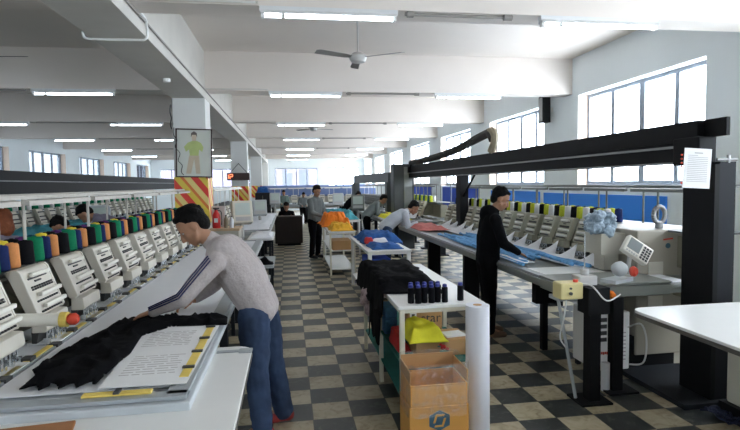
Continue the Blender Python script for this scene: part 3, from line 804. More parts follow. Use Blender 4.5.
bm = NB(); box(bm, -.115, .115, -.004, .0, 0, .30, rotm(0, R(3), 0)); obj('page', bm, 'paper', pp)
bm = NB()
random.seed(2)
for k in range(15): box(bm, -.085, .085 if k else .0, -.0052, -.0042, .245-k*.014, .249-k*.014, rotm(0, R(3), 0))
box(bm, -.03, .04, -.0054, -.0042, .262, .270, rotm(0, R(3), 0))
obj('printed_lines', bm, 'stencil_ink', pp)
bm = NB()
for k in range(8): rod(bm, (-.122, -.006, .04+k*.03), (-.122, .003, .045+k*.03), .007, n=6)
obj('binding_rings', bm, 'red_plastic', pp)
# drag chain
def chain(name, pts, r, label, m='chain_black'):
    P = smooth_path(pts, 10); t = thing(name, label, 'cable chain', (P[0].x, P[0].y, 0))
    q = [p-V((P[0].x, P[0].y, 0)) for p in P]
    bm = NB(); tube(bm, q, r*.8, 8); obj('hose', bm, m, t, smooth=True)
    bm = NB(); L = 0
    for i in range(1, len(q)):
        d = q[i]-q[i-1]
        k = max(1, int(d.length/.07))
        for j in range(k):
            p = q[i-1]+d*(j/k); rod(bm, p, p+d.normalized()*.035, r, n=8)
    o = obj('link_rings', bm, m, t); return t
chain('cable_chain', [(3.26, 13.9, 2.31), (3.24, 12.8, 2.31), (3.22, 11.2, 2.34), (3.22, 9.9, 2.40), (3.22, 8.9, 2.50), (3.22, 8.35, 2.55), (3.22, 8.16, 2.55), (3.22, 8.05, 2.46)], .075, 'dark cable chain arching along the top of the black gantry')
chain('chain_end', [(3.22, 8.22, 2.575), (3.22, 8.08, 2.58), (3.22, 7.98, 2.50), (3.22, 8.0, 2.38), (3.22, 8.1, 2.28)], .062, 'tan ribbed end loop of the cable chain on the gantry', 'chain_tan')
t = thing('laser_gantry', 'grey-black gantry beam farther right beyond the tower', 'gantry', (2.85, 14.7, 0))
bm = NB(); xs_ = Matrix.Rotation(R(3.4), 4, 'Z'); box(bm, -.07, .07, 0, 5.4, 1.80, 2.08, xs_); obj('beam', bm, 'tower_grey', t)
bm = NB(); box(bm, -.12, .12, 5.2, 5.5, 0, 1.80, xs_); obj('post', bm, 'tower_grey', t)
bm = NB(); box(bm, -.12, .12, .0, .2, 0, 1.80, xs_); obj('post', bm, 'tower_grey', t)
t = thing('laser_gantry', 'long black gantry beam across the left bay below the windows', 'gantry', (-4.0, 6.0, 0))
bm = NB(); box(bm, -.05, .03, 0, 14.6, 1.90, 2.04); box(bm, -.08, .10, 0, 14.6, 1.70, 1.88); obj('beam', bm, 'black_metal', t)
bm = NB(); box(bm, -.1, -.06, 0, 14.6, 1.885, 1.90); obj('guide_rail', bm, 'rail_steel', t)
for y in (.0, 14.3):
    bm = NB(); box(bm, -.12, .12, y, y+.3, 0, 1.70 if y == 0 else 2.1); obj('post', bm, 'black_metal', t)

# ---------------------------------------------------------------- right machine details
def on(par, name, bm, m, **k): return obj(name, bm, m, par, **k)
# end cabinet with eye bolt
t = thing('machine_cabinet', 'tall olive-beige cabinet with ring bolt behind the black post', 'cabinet', (3.6, 4.45, 0))
bm = NB(); box(bm, -.42, .30, 0, .75, .12, 1.30); obj('body', bm, 'cabinet_tan', t, bev=.015)
bm = NB(); box(bm, -.40, .28, .03, .70, 0, .12); obj('plinth', bm, 'head_body', t)
for z_ in ((.55, .68), (.80, 1.0)): bm = NB(); box(bm, -.30, -.15, -.006, 0, *z_); obj('access_plate', bm, 'head_body', t)
bm = NB(); r = bmesh.ops.create_circle
for k in range(24):
    a0, a1 = 2*PI*k/24, 2*PI*(k+1)/24
    rod(bm, (-.08+.06*math.sin(a0), .15, 1.43+.08*math.cos(a0)), (-.08+.06*math.sin(a1), .15, 1.43+.08*math.cos(a1)), .022, n=8)
rod(bm, (-.08, .15, 1.29), (-.08, .15, 1.36), .035, n=12); obj('ring_bolt', bm, 'rail_steel', t, smooth=True)
bm = NB(); prism(bm, [(-.15, 1.20), (-.05, 1.21), (-.05, 1.225), (-.15, 1.215)], -.003, 0); obj('red_mark', bm, 'red_plastic', t)
bm = NB(); rod(bm, (-.10, 0, 1.15), (-.10, -.004, 1.15), .025, n=16); obj('round_badge', bm, 'logo_blue', t)
# end table slab and black legs
t = thing('machine_end_table', 'dark grey end table slab on two black posts at the right machine', 'table', (2.55, 4.1, 0))
bm = NB(); box(bm, -.30, .62, -.12, .42, .895, .915); box(bm, -.30, .62, -.115, .40, .80, .89); obj('tabletop', bm, 'dark_table', t, bev=.005)
bm = NB(); box(bm, -.225, -.135, -.30, -.20, .016, .93); box(bm, -.26, -.08, -.33, -.17, .72, .93); obj('leg', bm, 'black_metal', t)
bm = NB(); box(bm, -.32, -.06, -.36, -.12, 0, .016); obj('leg_foot', bm, 'black_metal', t)
bm = NB(); box(bm, .08, .17, -.14, -.06, .016, .80); obj('leg', bm, 'black_metal', t)
bm = NB(); box(bm, .02, .28, -.20, .0, 0, .016); obj('leg_foot', bm, 'black_metal', t)
bm = NB(); tube(bm, [(-.40, -.12, .80), (-.30, -.22, .02)], .014, 8); obj('slanted_brace', bm, 'grey_alu', t)
bm = NB(); box(bm, -.42, -.2, -.16, -.0, .80, .83); obj('bracket', bm, 'grey_alu', t)
# table front rail with hanging dark blocks
for k, y in enumerate((5.15, 7.4, 9.4)):
    xx, yy = 3.36-2.62, 11.0-y
    bm = NB(); box(bm, xx-.11, xx+.11, yy-.05, yy+.05, .50 if k == 0 else .02, .79)
    box(bm, xx-.03, xx+.03, yy-.03, yy+.03, 0, .55); obj('leg', bm, 'black_metal', R1)
for y in (4.9, 7.0, 9.5):
    bm = NB(); box(bm, -.45, -.25, 11-y-.08, 11-y+.08, 0, .72); obj('leg', bm, 'black_metal_light', R1)
# yellow-cream control box on the corner
t = thing('control_box', 'cream yellow switch box on the near corner of the right machine table', 'control box', (2.18, 3.86, .84))
bm = NB(); box(bm, -.10, .09, -.05, .09, .0, .13); obj('housing', bm, 'yellow_cream' if 'yellow_cream' in M else mat('yellow_cream', (.72, .62, .30), .5), t, bev=.012)
bm = NB(); rod(bm, (-.02, -.05, .05), (-.02, -.065, .05), .013); rod(bm, (-.02, -.05, .09), (-.02, -.06, .09), .009); obj('switch', bm, 'dark_slot', t)
bm = NB(); rod(bm, (.05, 0, .13), (.05, 0, .15), .02); obj('knob', bm, 'red_plastic', t)
bm = NB(); tube(bm, smooth_path([(2.12, 3.80, .84), (2.10, 3.80, .7), (2.08, 3.82, .55), (2.14, 3.86, .46), (2.17, 3.9, .44)]), .006, 6)
tag(obj('hanging_cable', bm, 'cable_white'), 'thin white cable hanging below the cream switch box', 'cable')
bm = NB(); tube(bm, smooth_path([(2.27, 3.83, .96), (2.31, 3.75, .95), (2.38, 3.72, .86), (2.46, 3.76, .83), (2.58, 3.84, .84), (2.68, 3.95, .83)]), .006, 6)
tag(obj('looping_cable', bm, 'cable_white'), 'white cable looping over the black post to the orange plug', 'cable')
bm = NB(); lathe(bm, [(.03, 0), (.035, .02), (.02, .06)], n=12, mtx=Matrix.Translation((2.57, 3.93, .84)) @ rotm(R(90), 0, 0)); tag(obj('orange_plug', bm, 'orange_cloth'), 'orange round plug at the edge of the end table', 'plug')
# sensor motor on the rail beside the switch box
t = thing('frame_motor', 'small grey motor block on the corner of the right machine frame', 'motor', (2.36, 3.95, .916))
bm = NB(); box(bm, -.08, .08, -.06, .06, 0, .09); rod(bm, (0, 0, .09), (0, 0, .14), .035, n=14); obj('housing', bm, 'fan_grey', t, bev=.01)
bm = NB(); rod(bm, (0, 0, .14), (0, 0, .42), .006); obj('spindle', bm, 'chrome', t)
# bobbin winder with red knob
t = thing('bobbin_winder', 'round grey winder with red knob on the right machine end table', 'winder', (2.72, 4.06, .915), R(25))
bm = NB(); box(bm, -.13, .13, -.07, .07, 0, .03); lathe(bm, [(.05, 0), (.062, .03), (.062, .07), (.035, .10), (.02, .11)], n=20, mtx=Matrix.Translation((-.03, 0, .10)) @ rotm(R(70), 0, 0)); obj('housing', bm, 'table_grey', t, smooth=True)
bm = NB(); lathe(bm, [(.04, 0), (.045, .02), (.03, .04)], n=16, mtx=Matrix.Translation((.07, -.09, .09)) @ rotm(R(80), 0, 0)); obj('red_knob', bm, 'red_plastic', t, smooth=True)
# control panel
t = thing('operator_console', 'tilted cream control panel with keypad above the right machine end', 'control panel', (2.98, 4.22, .915))
bm = NB(); rod(bm, (-.02, .05, 0), (0, .04, .2), .02); rod(bm, (-.02, .05, 0), (-.02, .05, .02), .07); obj('stand', bm, 'fan_grey', t)
T = Matrix.Translation((.03, 0, .235)) @ Matrix.Scale(.74, 4) @ rotm(0, R(36), 0) @ rotm(0, 0, R(-12)) @ rotm(R(-14), 0, 0)
bm = NB(); box(bm, -.17, .17, -.05, .04, -.11, .11, T); obj('housing', bm, 'cream_bar', t, bev=.012)
bm = NB(); box(bm, -.14, .02, -.054, -.05, -.05, .085, T); obj('screen', bm, 'screen_dark', t)
bm = NB()
for i in range(3):
    for j in range(5): box(bm, .045+i*.037, .072+i*.037, -.056, -.05, -.085+j*.035, -.062+j*.035, T)
obj('keypad', bm, 'dark_slot', t)
bm = NB()
for i in range(5): box(bm, -.135+i*.033, -.112+i*.033, -.056, -.05, -.09, -.072, T)
obj('function_keys', bm, 'fan_grey', t)
# plastic bag of bottles behind panel
bm = NB(); random.seed(5)
for k in range(16): ball(bm, (2.98+random.uniform(-.10, .12), 4.72+random.uniform(-.08, .08), 1.35+random.uniform(-.08, .08)), random.uniform(.045, .065))
M['pale_blue'] = mat('pale_blue_plastic', (.33, .42, .50), .35, var=.6, scale=22)
o = blob('plastic_bag', bm, 'pale_blue_plastic', None, .010, 2, .06, .035); tag(o, 'crumpled pale blue plastic bag at the end of the thread rack', 'bag')
bm = NB(); box(bm, 2.93, 3.2, 4.62, 4.9, 1.06, 1.26); tag(obj('rack_end_box', bm, 'head_body'), 'olive end housing of the right machine head row', 'housing')
bm = NB(); box(bm, 3.0, 3.15, 4.68, 4.85, .9, 1.06); obj('bracket', bm, 'head_body', bpy.data.objects['rack_end_box'])
# stabiliser unit
t = thing('voltage_stabiliser', 'white vented voltage stabiliser box under the right machine end table', 'stabiliser', (2.86, 4.32, 0))
bm = NB(); box(bm, -.16, .17, 0, .40, .05, .58); obj('case', bm, 'white_metal', t, bev=.012)
for x in (-.13, .14):
    for y in (.05, .35): bm = NB(); box(bm, x-.02, x+.02, y-.02, y+.02, 0, .05); obj('foot', bm, 'rubber', t)
bm = NB()
for j in range(4): box(bm, -.13, -.06, -.006, 0, .50-j*.06, .535-j*.06)
obj('meter', bm, 'dark_slot', t)
bm = NB()
for j in range(8): box(bm, .02, .13, -.004, 0, .14+j*.035, .150+j*.035)
obj('vent_slots', bm, 'stencil_ink', t)
bm = NB()
for j in range(6): box(bm, -.13+j*.018, -.117+j*.018, -.005, 0, .20+.004*(j % 2), .225)
obj('red_lettering', bm, 'red_plastic', t)
bm = NB(); tube(bm, smooth_path([(2.98, 4.28, .45), (3.04, 4.18, .5), (3.08, 4.16, .35), (3.06, 4.17, .16), (2.98, 4.25, .12)]), .008, 6); tag(obj('power_cable', bm, 'cable_white'), 'pale cable looped beside the stabiliser box', 'cable')
bm = NB(); rod(bm, (2.60, 4.02, 0), (2.60, 4.02, .24), .035, n=18); tag(obj('white_cylinder', bm, 'white_sheet', smooth=True), 'small white paper roll standing on the floor behind the black post', 'roll')
# white worktable front right with cabinet
t = thing('worktable', 'white topped worktable with rounded corner in the right foreground', 'table', (3.2, 2.4, 0))
bm = NB(); prism(bm, roundrect(-.80, .9, -1.2, 1.04, .10), .83, .85, 'Z'); obj('tabletop', bm, 'white_laminate', t, bev=.004)
bm = NB(); prism(bm, roundrect(-.803, .903, -1.203, 1.043, .103), .805, .8295, 'Z'); obj('edge_band', bm, 'table_edge', t)
bm = NB(); box(bm, -.03, .7, -.6, 1.0, .12, .805); obj('pedestal', bm, 'beige_head', t, bev=.02)
bm = NB(); box(bm, -.06, .72, -.65, 1.03, 0, .12); obj('plinth', bm, 'black_metal', t)
t = thing('white_case', 'white plastic case with a blue mark at the right edge of the worktable', 'case', (3.55, 3.2, .851))
bm = NB(); box(bm, -.11, .25, -.25, .12, 0, .17); obj('body', bm, 'white_metal', t, bev=.01)
bm = NB(); box(bm, -.105, .25, -.255, -.25, .05, .10); obj('blue_mark', bm, 'deep_blue', t)
bm = NB(); random.seed(9)
pts = [(3.12+.10*math.cos(a*1.9+random.random()*.5)*random.uniform(.5, 1), 3.34+.11*math.sin(a*1.7+random.random()), .02+.05*random.random()) for a in range(34)]
tube(bm, smooth_path([(3.05, 3.5, .02)]+pts, 4), .008, 6); tag(obj('cable_tangle', bm, 'cable_blue'), 'tangled dark blue cable on the floor before the black base plate', 'cable')
# white backing peaks + blue cloths on the right machine table
def peaks(name, x0, y0, n, sp, label):
    def fn(u, v):
        y = y0+u*n*sp; ph = (u*n) % 1.0; pk = max(0, 1-abs(ph-.5)*4.2)
        x = x0-.10-.34*v; z_ = .905+.15*pk*(1-v)**3+.006*noise.noise(V((x*9, y*9, 2)))
        return (x+.10*pk*(1-v)**2, y, z_)
    return tag(cloth_grid(name, fn, n*12, 14, 'white_cloth', .004), label, 'backing sheet')
peaks('backing_sheet', 3.25, 4.95, 13, .425, 'white backing sheet rising in peaks between the near right machine heads')
peaks('backing_sheet', 3.2, 12.7, 9, .43, 'white backing sheet with peaks on the second right machine')
def ribbons(name, quad, z0, n, m, label, seed=1):
    q = [V((*p, 0)) for p in quad]; bm = NB(); random.seed(seed)
    for k in range(n):
        a, b = random.uniform(0, .25), random.uniform(.75, 1); s0 = (k+.5)/n; pts = []
        for i in range(15):
            u = a+(b-a)*i/14; s_ = max(.02, min(.98, s0+.06*noise.noise(V((u*5, k*3.1, seed)))+.03*noise.noise(V((u*14, k, seed)))))
            p = (q[0]*(1-u)+q[1]*u)*(1-s_)+(q[3]*(1-u)+q[2]*u)*s_; pts.append(V((p.x, p.y, z0+.018+.014*noise.noise(V((u*9, k*1.7, 5)))+.008)))
        tube(bm, pts, [.014+.012*random.random() for _ in pts], 6)
    o = blob(name, bm, m, None, .010, 2, 0); return tag(o, label, 'cloth')
ribbons('blue_lace_strips', [(2.34, 4.95), (2.42, 8.6), (2.98, 8.6), (2.96, 4.75)], .895, 15, 'lightblue_cloth', 'light blue lace strips in a long row on the near right machine')
sheet('x', [(2.36, 4.35), (2.98, 4.35), (2.98, 5.0), (2.36, 5.0)], .893, 'white_laminate', .004); tag(COL.objects[-1], 'flat white panel lying on the near end of the right machine table', 'panel'); COL.objects[-1].name = 'foam_board'
sheet('foam_board', [(2.34, 5.15), (2.52, 5.15), (2.52, 5.95), (2.34, 5.95)], .925, 'white_cloth', .004); tag(COL.objects[-1], 'small white cloth under the hands of the man in black', 'cloth')
heap('folded_cloth', [(2.35, 9.3), (2.9, 9.3), (2.95, 10.7), (2.35, 10.7)], .895, .07, 12, 'pink_cloth', 'reddish folded cloth at the far end of the near right machine', 'cloth')
heap('folded_cloth', [(2.35, 12.3), (2.9, 12.3), (2.9, 15.5), (2.35, 15.5)], .885, .08, 22, 'yellow_cloth', 'yellow cloth on the second right machine table', 'cloth')

# ---------------------------------------------------------------- carts
def cart(name, label, x0, x1, y0, y1, h, m, topm, shelves, shm, extra_legs=(), lw=.035, top=True, thin=False):
    t = thing(name, label, 'cart', (x0, y0, 0)); W, D = x1-x0, y1-y0
    for (x, y) in [(0, 0), (W-lw, 0), (0, D-lw), (W-lw, D-lw)]+[(a, b) for a, b in extra_legs]:
        bm = NB(); box(bm, x, x+lw, y, y+lw, 0, h-.03); obj('leg', bm, m, t, bev=.003)
    for y in (0, D-lw):
        bm = NB(); box(bm, lw, W-lw, y, y+lw, h-.06, h-.03); obj('cross_rail', bm, m, t)
    for x in (0, W-lw):
        bm = NB(); box(bm, x, x+lw, lw, D-lw, h-.06, h-.03); obj('side_rail', bm, m, t)
    if top:
        bm = NB(); box(bm, -.015, W+.015, -.015, D+.015, h-.03, h-.006); obj('tabletop', bm, topm, t, bev=.004)
    for z in shelves:
        bm = NB(); box(bm, .012, W-.012, .012, D-.012, z-.015, z); obj('shelf', bm, shm, t)
    return t
cart('steel_cart', 'long cream steel shelf cart with dark spools on top in the aisle', .765, 1.385, 3.66, 5.55, .90, 'cart_cream', 'white_laminate', (.22, .47), 'green_cloth', ((0, .90), (.585, .90)))
bm = NB(); box(bm, .77, 1.38, 3.645, 4.05, .9, .903); 
bm.free()
# spools on cart
sp_me = None
spots = [(.865, 3.74), (.915, 3.72), (.965, 3.735), (1.015, 3.72), (1.065, 3.735), (1.115, 3.72), (.885, 3.83), (.94, 3.84), (.99, 3.83), (1.045, 3.84), (1.095, 3.83), (1.245, 3.75)]
for k, (x, y) in enumerate(spots):
    lab = 'dark navy thread spool standing in the cluster on the steel cart top' if k < 11 else 'single dark navy spool standing apart near the right corner of the cart'
    if k == 0:
        S0 = t = thing('thread_spool', lab, 'thread spool', (x, y, .895), 0, 'dark spools clustered on the steel cart')
        bm = NB(); lathe(bm, [(.021, 0), (.024, .004), (.023, .108), (.014, .114)], n=14); obj('thread', bm, 'thread_black', t, smooth=True)
        bm = NB(); lathe(bm, [(.014, .114), (.018, .117), (.015, .134), (.006, .137)], n=12); obj('cone_tip', bm, 'spool_tip', t, smooth=True, label='blue plastic cone tip')
    else: dup(S0, (x, y, .895), 0, lab, 'dark spools clustered on the steel cart' if k < 11 else 'lone spool on the steel cart')
heap('black_garment_pile', [(.60, 4.10), (1.22, 3.98), (1.30, 5.6), (.60, 5.6)], .895, .10, 5.2, 'black_cloth', 'pile of black garments heaped over the steel cart top', 'garment pile', rect=(.74, 1.42, 3.9, 5.6), jag=.05, drop=.5, maxdrop=.22)
heap('hanging_black_cloth', [(.62, 4.2), (.80, 4.2), (.80, 4.75), (.62, 4.75)], .895, .10, 8.2, 'black_cloth', 'black cloth hanging down the left side of the steel cart', 'garment', rect=(.74, 1.5, 3.9, 5.6), jag=.02, drop=1.0, maxdrop=.55)
bm = NB(); random.seed(3)
for k in range(8): ball(bm, (.72+random.uniform(-.03, .03), 4.95+random.uniform(-.16, .16), .66+random.uniform(-.06, .08)), random.uniform(.04, .07))
M['mottled'] = mat('mottled_cloth', (.42, .32, .33), .9, var=.6, scale=35, bump=.4)
tag(blob('mottled_bag', bm, 'mottled_cloth', None, .012, 3, .03, .05), 'crumpled mauve mottled cloth stuffed at the left side of the steel cart', 'cloth')
# things on the shelf (z .47)
def cbox(name, x0, x1, y0, y1, z0, h, m, label, open_=False, th=.008, rz=0):
    cx, cy = (x0+x1)/2, (y0+y1)/2; a, b = (x1-x0)/2, (y1-y0)/2
    t = thing(name, label, 'box', (cx, cy, z0), rz)
    if open_:
        bm = NB(); box(bm, -a, a, -b, b, 0, th); box(bm, -a, -a+th, -b, b, th, h); box(bm, a-th, a, -b, b, th, h); box(bm, -a+th, a-th, -b, -b+th, th, h); box(bm, -a+th, a-th, b-th, b, th, h)
        obj('body', bm, m, t)
    else:
        bm = NB(); box(bm, -a, a, -b, b, 0, h); obj('body', bm, m, t, bev=.004)
    return t, a, b
t, a, b = cbox('cardboard_box', .93, 1.22, 4.15, 4.5, .472, .29, 'cardboard', 'brown cardboard box lettered star on the cart shelf')
textobj('star', .11, 'dark_slot', Matrix.Translation((.05, -b-.001, .195)) @ rotm(R(90), 0, 0), 'lettering', t)
bm = NB(); box(bm, -.125, -.07, -b-.002, -b, .18, .26); obj('paper_label', bm, 'paper', t)
bm = NB(); box(bm, -.11, -.085, -b-.003, -b-.002, .21, .235); obj('label_print', bm, 'dark_slot', t)
t, a, b = cbox('cardboard_box', .91, 1.33, 3.78, 4.08, .472, .12, 'cardboard', 'low brown cardboard box with red rose print on the cart shelf')
bm = NB()
for (x, z_, r_) in ((.0, .065, .022), (.03, .05, .014), (-.02, .085, .012)): lathe(bm, [(r_, 0), (r_*.6, .003)], n=10, mtx=Matrix.Translation((x, -b, z_)) @ rotm(R(90), 0, 0))
obj('rose_print', bm, 'red_cloth', t)
bm = NB(); box(bm, -.03, .04, -b-.0025, -b, .030, .042); box(bm, -.045, -.02, -b-.0025, -b, .07, .08); obj('leaf_print', bm, 'green_cloth', t)
heap('yellow_cloth', [(.83, 3.72), (1.14, 3.72), (1.12, 4.1), (.85, 4.1)], .59, .13, 7.7, 'yellow_cloth', 'bright yellow crumpled cloth on the low box in the cart', 'cloth', jag=.03, nu=34, nv=28)
sheet('envelope', [(1.16, 3.82), (1.32, 3.84), (1.30, 3.97), (1.15, 3.95)], .595, 'paper', .012); tag(COL.objects[-1], 'white folded paper lying on the low box beside yellow cloth', 'paper')
heap('red_cloth', [(.79, 3.9), (.90, 3.9), (.90, 4.3), (.79, 4.3)], .472, .13, 2.7, 'red_cloth', 'red crumpled cloth on the shelf at the left side of the cart', 'cloth', jag=.02, nu=20, nv=24)
bm = NB(); box(bm, .79, .90, 4.42, 4.7, .472, .60); box(bm, .79, .90, 4.42, 4.7, .61, .70); tag(obj('blue_packet', bm, 'lightblue_cloth', bev=.01), 'blue and white packet stack inside the cart beside the star box', 'packet')
# front cardboard box (open, in plastic) with hexagon logo
t, a, b = cbox('cardboard_box', .745, 1.15, 3.30, 3.60, 0, .30, 'cardboard_orange', 'lower orange cardboard box with dark hexagon logo in front of the cart')
L = NB(); hexa = [(.07*math.cos(R(60*k+30)), .07*math.sin(R(60*k+30))) for k in range(6)]
prism(L, [(x*1.15, z_+.205) for x, z_ in hexa], -b-.003, -b); obj('hexagon_logo', L, 'logo_blue', t)
bm = NB()
prism(bm, [(-.045, .19), (-.03, .19), (-.015, .235), (.03, .235), (.035, .247), (-.025, .247)], -b-.005, -b-.003); prism(bm, [(.045, .22), (.03, .22), (.015, .175), (-.03, .175), (-.035, .163), (.025, .163)], -b-.005, -b-.003)
obj('logo_strokes', bm, 'cardboard_orange', t)
bm = NB(); box(bm, -.12, .10, -b-.002, -b, .045, .075); obj('yellow_tape', bm, 'yellow_cloth', t)
t, a, b = cbox('cardboard_box', .755, 1.14, 3.30, 3.60, .302, .145, 'cardboard_orange', 'upper open cardboard box wrapped in clear plastic in front of the cart', True)
for s in (-1, 1):
    bm = NB(); box(bm, s*a-.004, s*a+.004, -b, b, .155, .235, None); obj('flap', bm, 'cardboard', t)
bm = NB(); box(bm, -a, a, b-.004, b+.004, .155, .26); obj('flap', bm, 'cardboard', t)
def bagf(u, v):
    an = 2*PI*u; k = 1.03+.02*noise.noise(V((math.cos(an)*4, math.sin(an)*4, v*5)))
    x = max(-1, min(1, 1.25*math.cos(an)))*(a+.014)*k; y = max(-1, min(1, 1.25*math.sin(an)))*(b+.014)*k
    return (x, y, -.07+.35*v+.012*noise.noise(V((math.cos(an)*5, math.sin(an)*5, 3.3))))
cloth_grid('plastic_liner', bagf, 48, 10, 'clear_plastic', .001, t)
bm = NB(); rod(bm, (1.285, 3.50, 0), (1.285, 3.50, .915), .083, n=32); o = obj('fabric_roll', bm, 'roll_white', smooth=True); tag(o, 'tall white fabric roll standing upright at the cart corner', 'fabric roll')
bm = NB(); rod(bm, (1.285, 3.50, .915), (1.285, 3.50, .917), .03, n=16); obj('core', bm, 'cardboard', o)
# cart 2 white frame with blue garments
cart('white_cart', 'white tubular cart loaded with blue garments in the aisle', 1.06, 1.66, 7.15, 9.2, .85, 'white_metal', 'white_laminate', (.2,), 'white_laminate', (), .05)
heap('blue_garment_pile', [(1.1, 8.0), (1.75, 8.0), (1.78, 9.2), (1.1, 9.2)], .845, .14, 1.1, 'blue_cloth', 'thick pile of blue garments at the back of the white cart', 'garment pile', rect=(1.03, 1.72, 7.1, 9.25), jag=.04)
heap('blue_garment_pile', [(1.14, 7.25), (1.58, 7.25), (1.6, 7.9), (1.12, 7.9)], .845, .06, 1.9, 'blue_cloth', 'thin blue garments at the front of the white cart', 'garment pile', jag=.03)
heap('red_garment', [(1.12, 7.85), (1.25, 7.8), (1.28, 8.15), (1.14, 8.2)], .86, .1, 4.9, 'red_cloth', 'small red garment on the white cart beside blue garments', 'garment', jag=.02, nu=20, nv=16)
heap('white_garment', [(1.22, 7.9), (1.5, 7.9), (1.5, 8.05), (1.25, 8.1)], .86, .07, 4.2, 'white_cloth', 'white garment folded between blue piles on the white cart', 'garment', jag=.02, nu=20, nv=16)
bm = NB(); box(bm, 1.10, 1.45, 7.5, 8.1, .2, .68); tag(obj('blue_crate', bm, 'deep_blue', bev=.02), 'deep blue bin on the lower shelf of the white cart', 'bin')
# cart 3 orange
cart('white_cart', 'cream shelf cart with orange and amber garments on top', .76, 1.26, 10.2, 12.3, .86, 'cart_cream', 'white_laminate', (.12, .48), 'white_laminate', ())
heap('amber_garment_pile', [(.78, 10.2), (1.26, 10.2), (1.28, 11.2), (.78, 11.2)], .856, .14, 3.1, 'amber_cloth', 'amber yellow garments folded at the front of the cream cart', 'garment pile', rect=(.74, 1.28, 10.15, 12.4), jag=.04)
heap('orange_garment', [(.70, 11.2), (1.30, 11.1), (1.3, 12.2), (.66, 12.4)], .86, .30, 6.1, 'orange_cloth', 'bright orange garment held by the man in grey at the cream cart', 'garment', rect=(.5, 1.3, 10.8, 12.5), jag=.05)
cart('white_cart', 'cart heaped with teal cloth behind the orange garments', .85, 1.75, 13.1, 15.3, .88, 'white_metal', 'white_laminate', (.3,), 'white_laminate', ())
heap('teal_cloth_pile', [(.85, 13.1), (1.75, 13.1), (1.75, 15.3), (.85, 15.3)], .875, .22, 9.1, 'teal_cloth', 'teal and blue cloth pile behind the man in grey', 'cloth pile', jag=.05)
bm = NB(); box(bm, .82, 1.2, 10.3, 10.9, .48, .66); tag(obj('stored_carton', bm, 'cardboard', bev=.01), 'brown carton on the middle shelf of the cream cart', 'carton')

# ---------------------------------------------------------------- left middle: column items, counter, tables
t = thing('framed_picture', 'framed fashion picture of figure in green top on the first column', 'picture', (-1.53, 9.14, 2.32), 0)
T = rotm(0, R(1.5), 0); w_, h_ = .29, .40
bm = NB()
box(bm, -w_, w_, -.025, .0, h_-.02, h_, T); box(bm, -w_, w_, -.025, .0, -h_, -h_+.02, T); box(bm, -w_, -w_+.02, -.025, 0, -h_, h_, T); box(bm, w_-.02, w_, -.025, 0, -h_, h_, T)
obj('frame', bm, 'wood_frame', t)
bm = NB(); box(bm, -w_+.02, w_-.02, -.012, -.004, -h_+.02, h_-.02, T); obj('print', bm, 'picture_paper', t)
bm = NB()
prism(bm, [(-.13, .02), (-.16, .10), (-.10, .17), (-.03, .20), (.05, .20), (.11, .17), (.15, .10), (.13, .02), (.08, .06), (.07, -.04), (-.07, -.04), (-.08, .06)], -.014, -.012, 'Y', T); obj('green_top', bm, 'picture_green', t)
bm = NB(); prism(bm, [(-.08, -.04), (.08, -.04), (.10, -.34), (.03, -.34), (.0, -.1), (-.05, -.34), (-.13, -.34)], -.014, -.012, 'Y', T); obj('tan_trousers', bm, 'picture_tan', t)
bm = NB(); prism(bm, [(-.03, .20), (.03, .20), (.04, .28), (.02, .31), (-.02, .31), (-.04, .28)], -.014, -.012, 'Y', T); obj('face', bm, 'picture_tan', t)
bm = NB(); prism(bm, [(-.05, .26), (-.045, .33), (0, .36), (.045, .33), (.05, .26), (.03, .30), (-.03, .30)], -.0155, -.0122, 'Y', T); obj('hair', bm, 'picture_dark', t)
bm = NB(); tube(bm, smooth_path([(-.30, -.03, .42), (-.31, -.03, .30), (-.26, -.03, .22), (-.29, -.03, .1), (-.22, -.03, 0), (-.25, -.03, -.12), (-.19, -.03, -.2), (-.21, -.03, -.3), (-.17, -.03, -.36)]), .006, 6)
o = obj('loose_wire', bm, 'dark_slot'); o.location = (-1.53, 9.13, 2.32); tag(o, 'thin black wire curling down over the framed picture', 'wire')
bm = NB(); tube(bm, smooth_path([(-1.885, 9.18, 3.12), (-1.90, 9.18, 3.0), (-1.88, 9.18, 2.9), (-1.90, 9.18, 2.8), (-1.88, 9.18, 2.72)]), .009, 6); tag(obj('column_wire', bm, 'dark_slot'), 'black wire at the upper left edge of the first column', 'wire')
bm = NB(); box(bm, -1.325, -1.29, 9.15, 9.25, 1.9, 2.4); tag(obj('switch_strip', bm, 'wood_frame'), 'narrow dark framed strip on the right face of the first column', 'strip')
t = thing('led_sign', 'dark red lit number sign hanging on the second column', 'sign', (-1.62, 17.95, 1.95))
bm = NB(); box(bm, -.37, .36, -.05, .05, 0, .24); obj('housing', bm, 'wood_frame', t, bev=.01)
bm = NB()
for (x0, x1, z0, z1) in ((-.28, -.18, .18, .20), (-.20, -.18, .12, .2), (-.28, -.18, .11, .13), (-.28, -.26, .05, .12), (-.30, -.33, .06, .18)): box(bm, min(x0, x1), max(x0, x1), -.056, -.05, z0, z1)
obj('lit_digits', bm, 'led_red', t)
bm = NB(); rod(bm, (-.28, 0, .24), (0, .08, .55), .01, n=6); rod(bm, (.28, 0, .24), (0, .08, .55), .01, n=6); rod(bm, (0, .06, .55), (0, .16, .55), .015, n=6); obj('hanging_wire', bm, 'dark_slot', t)
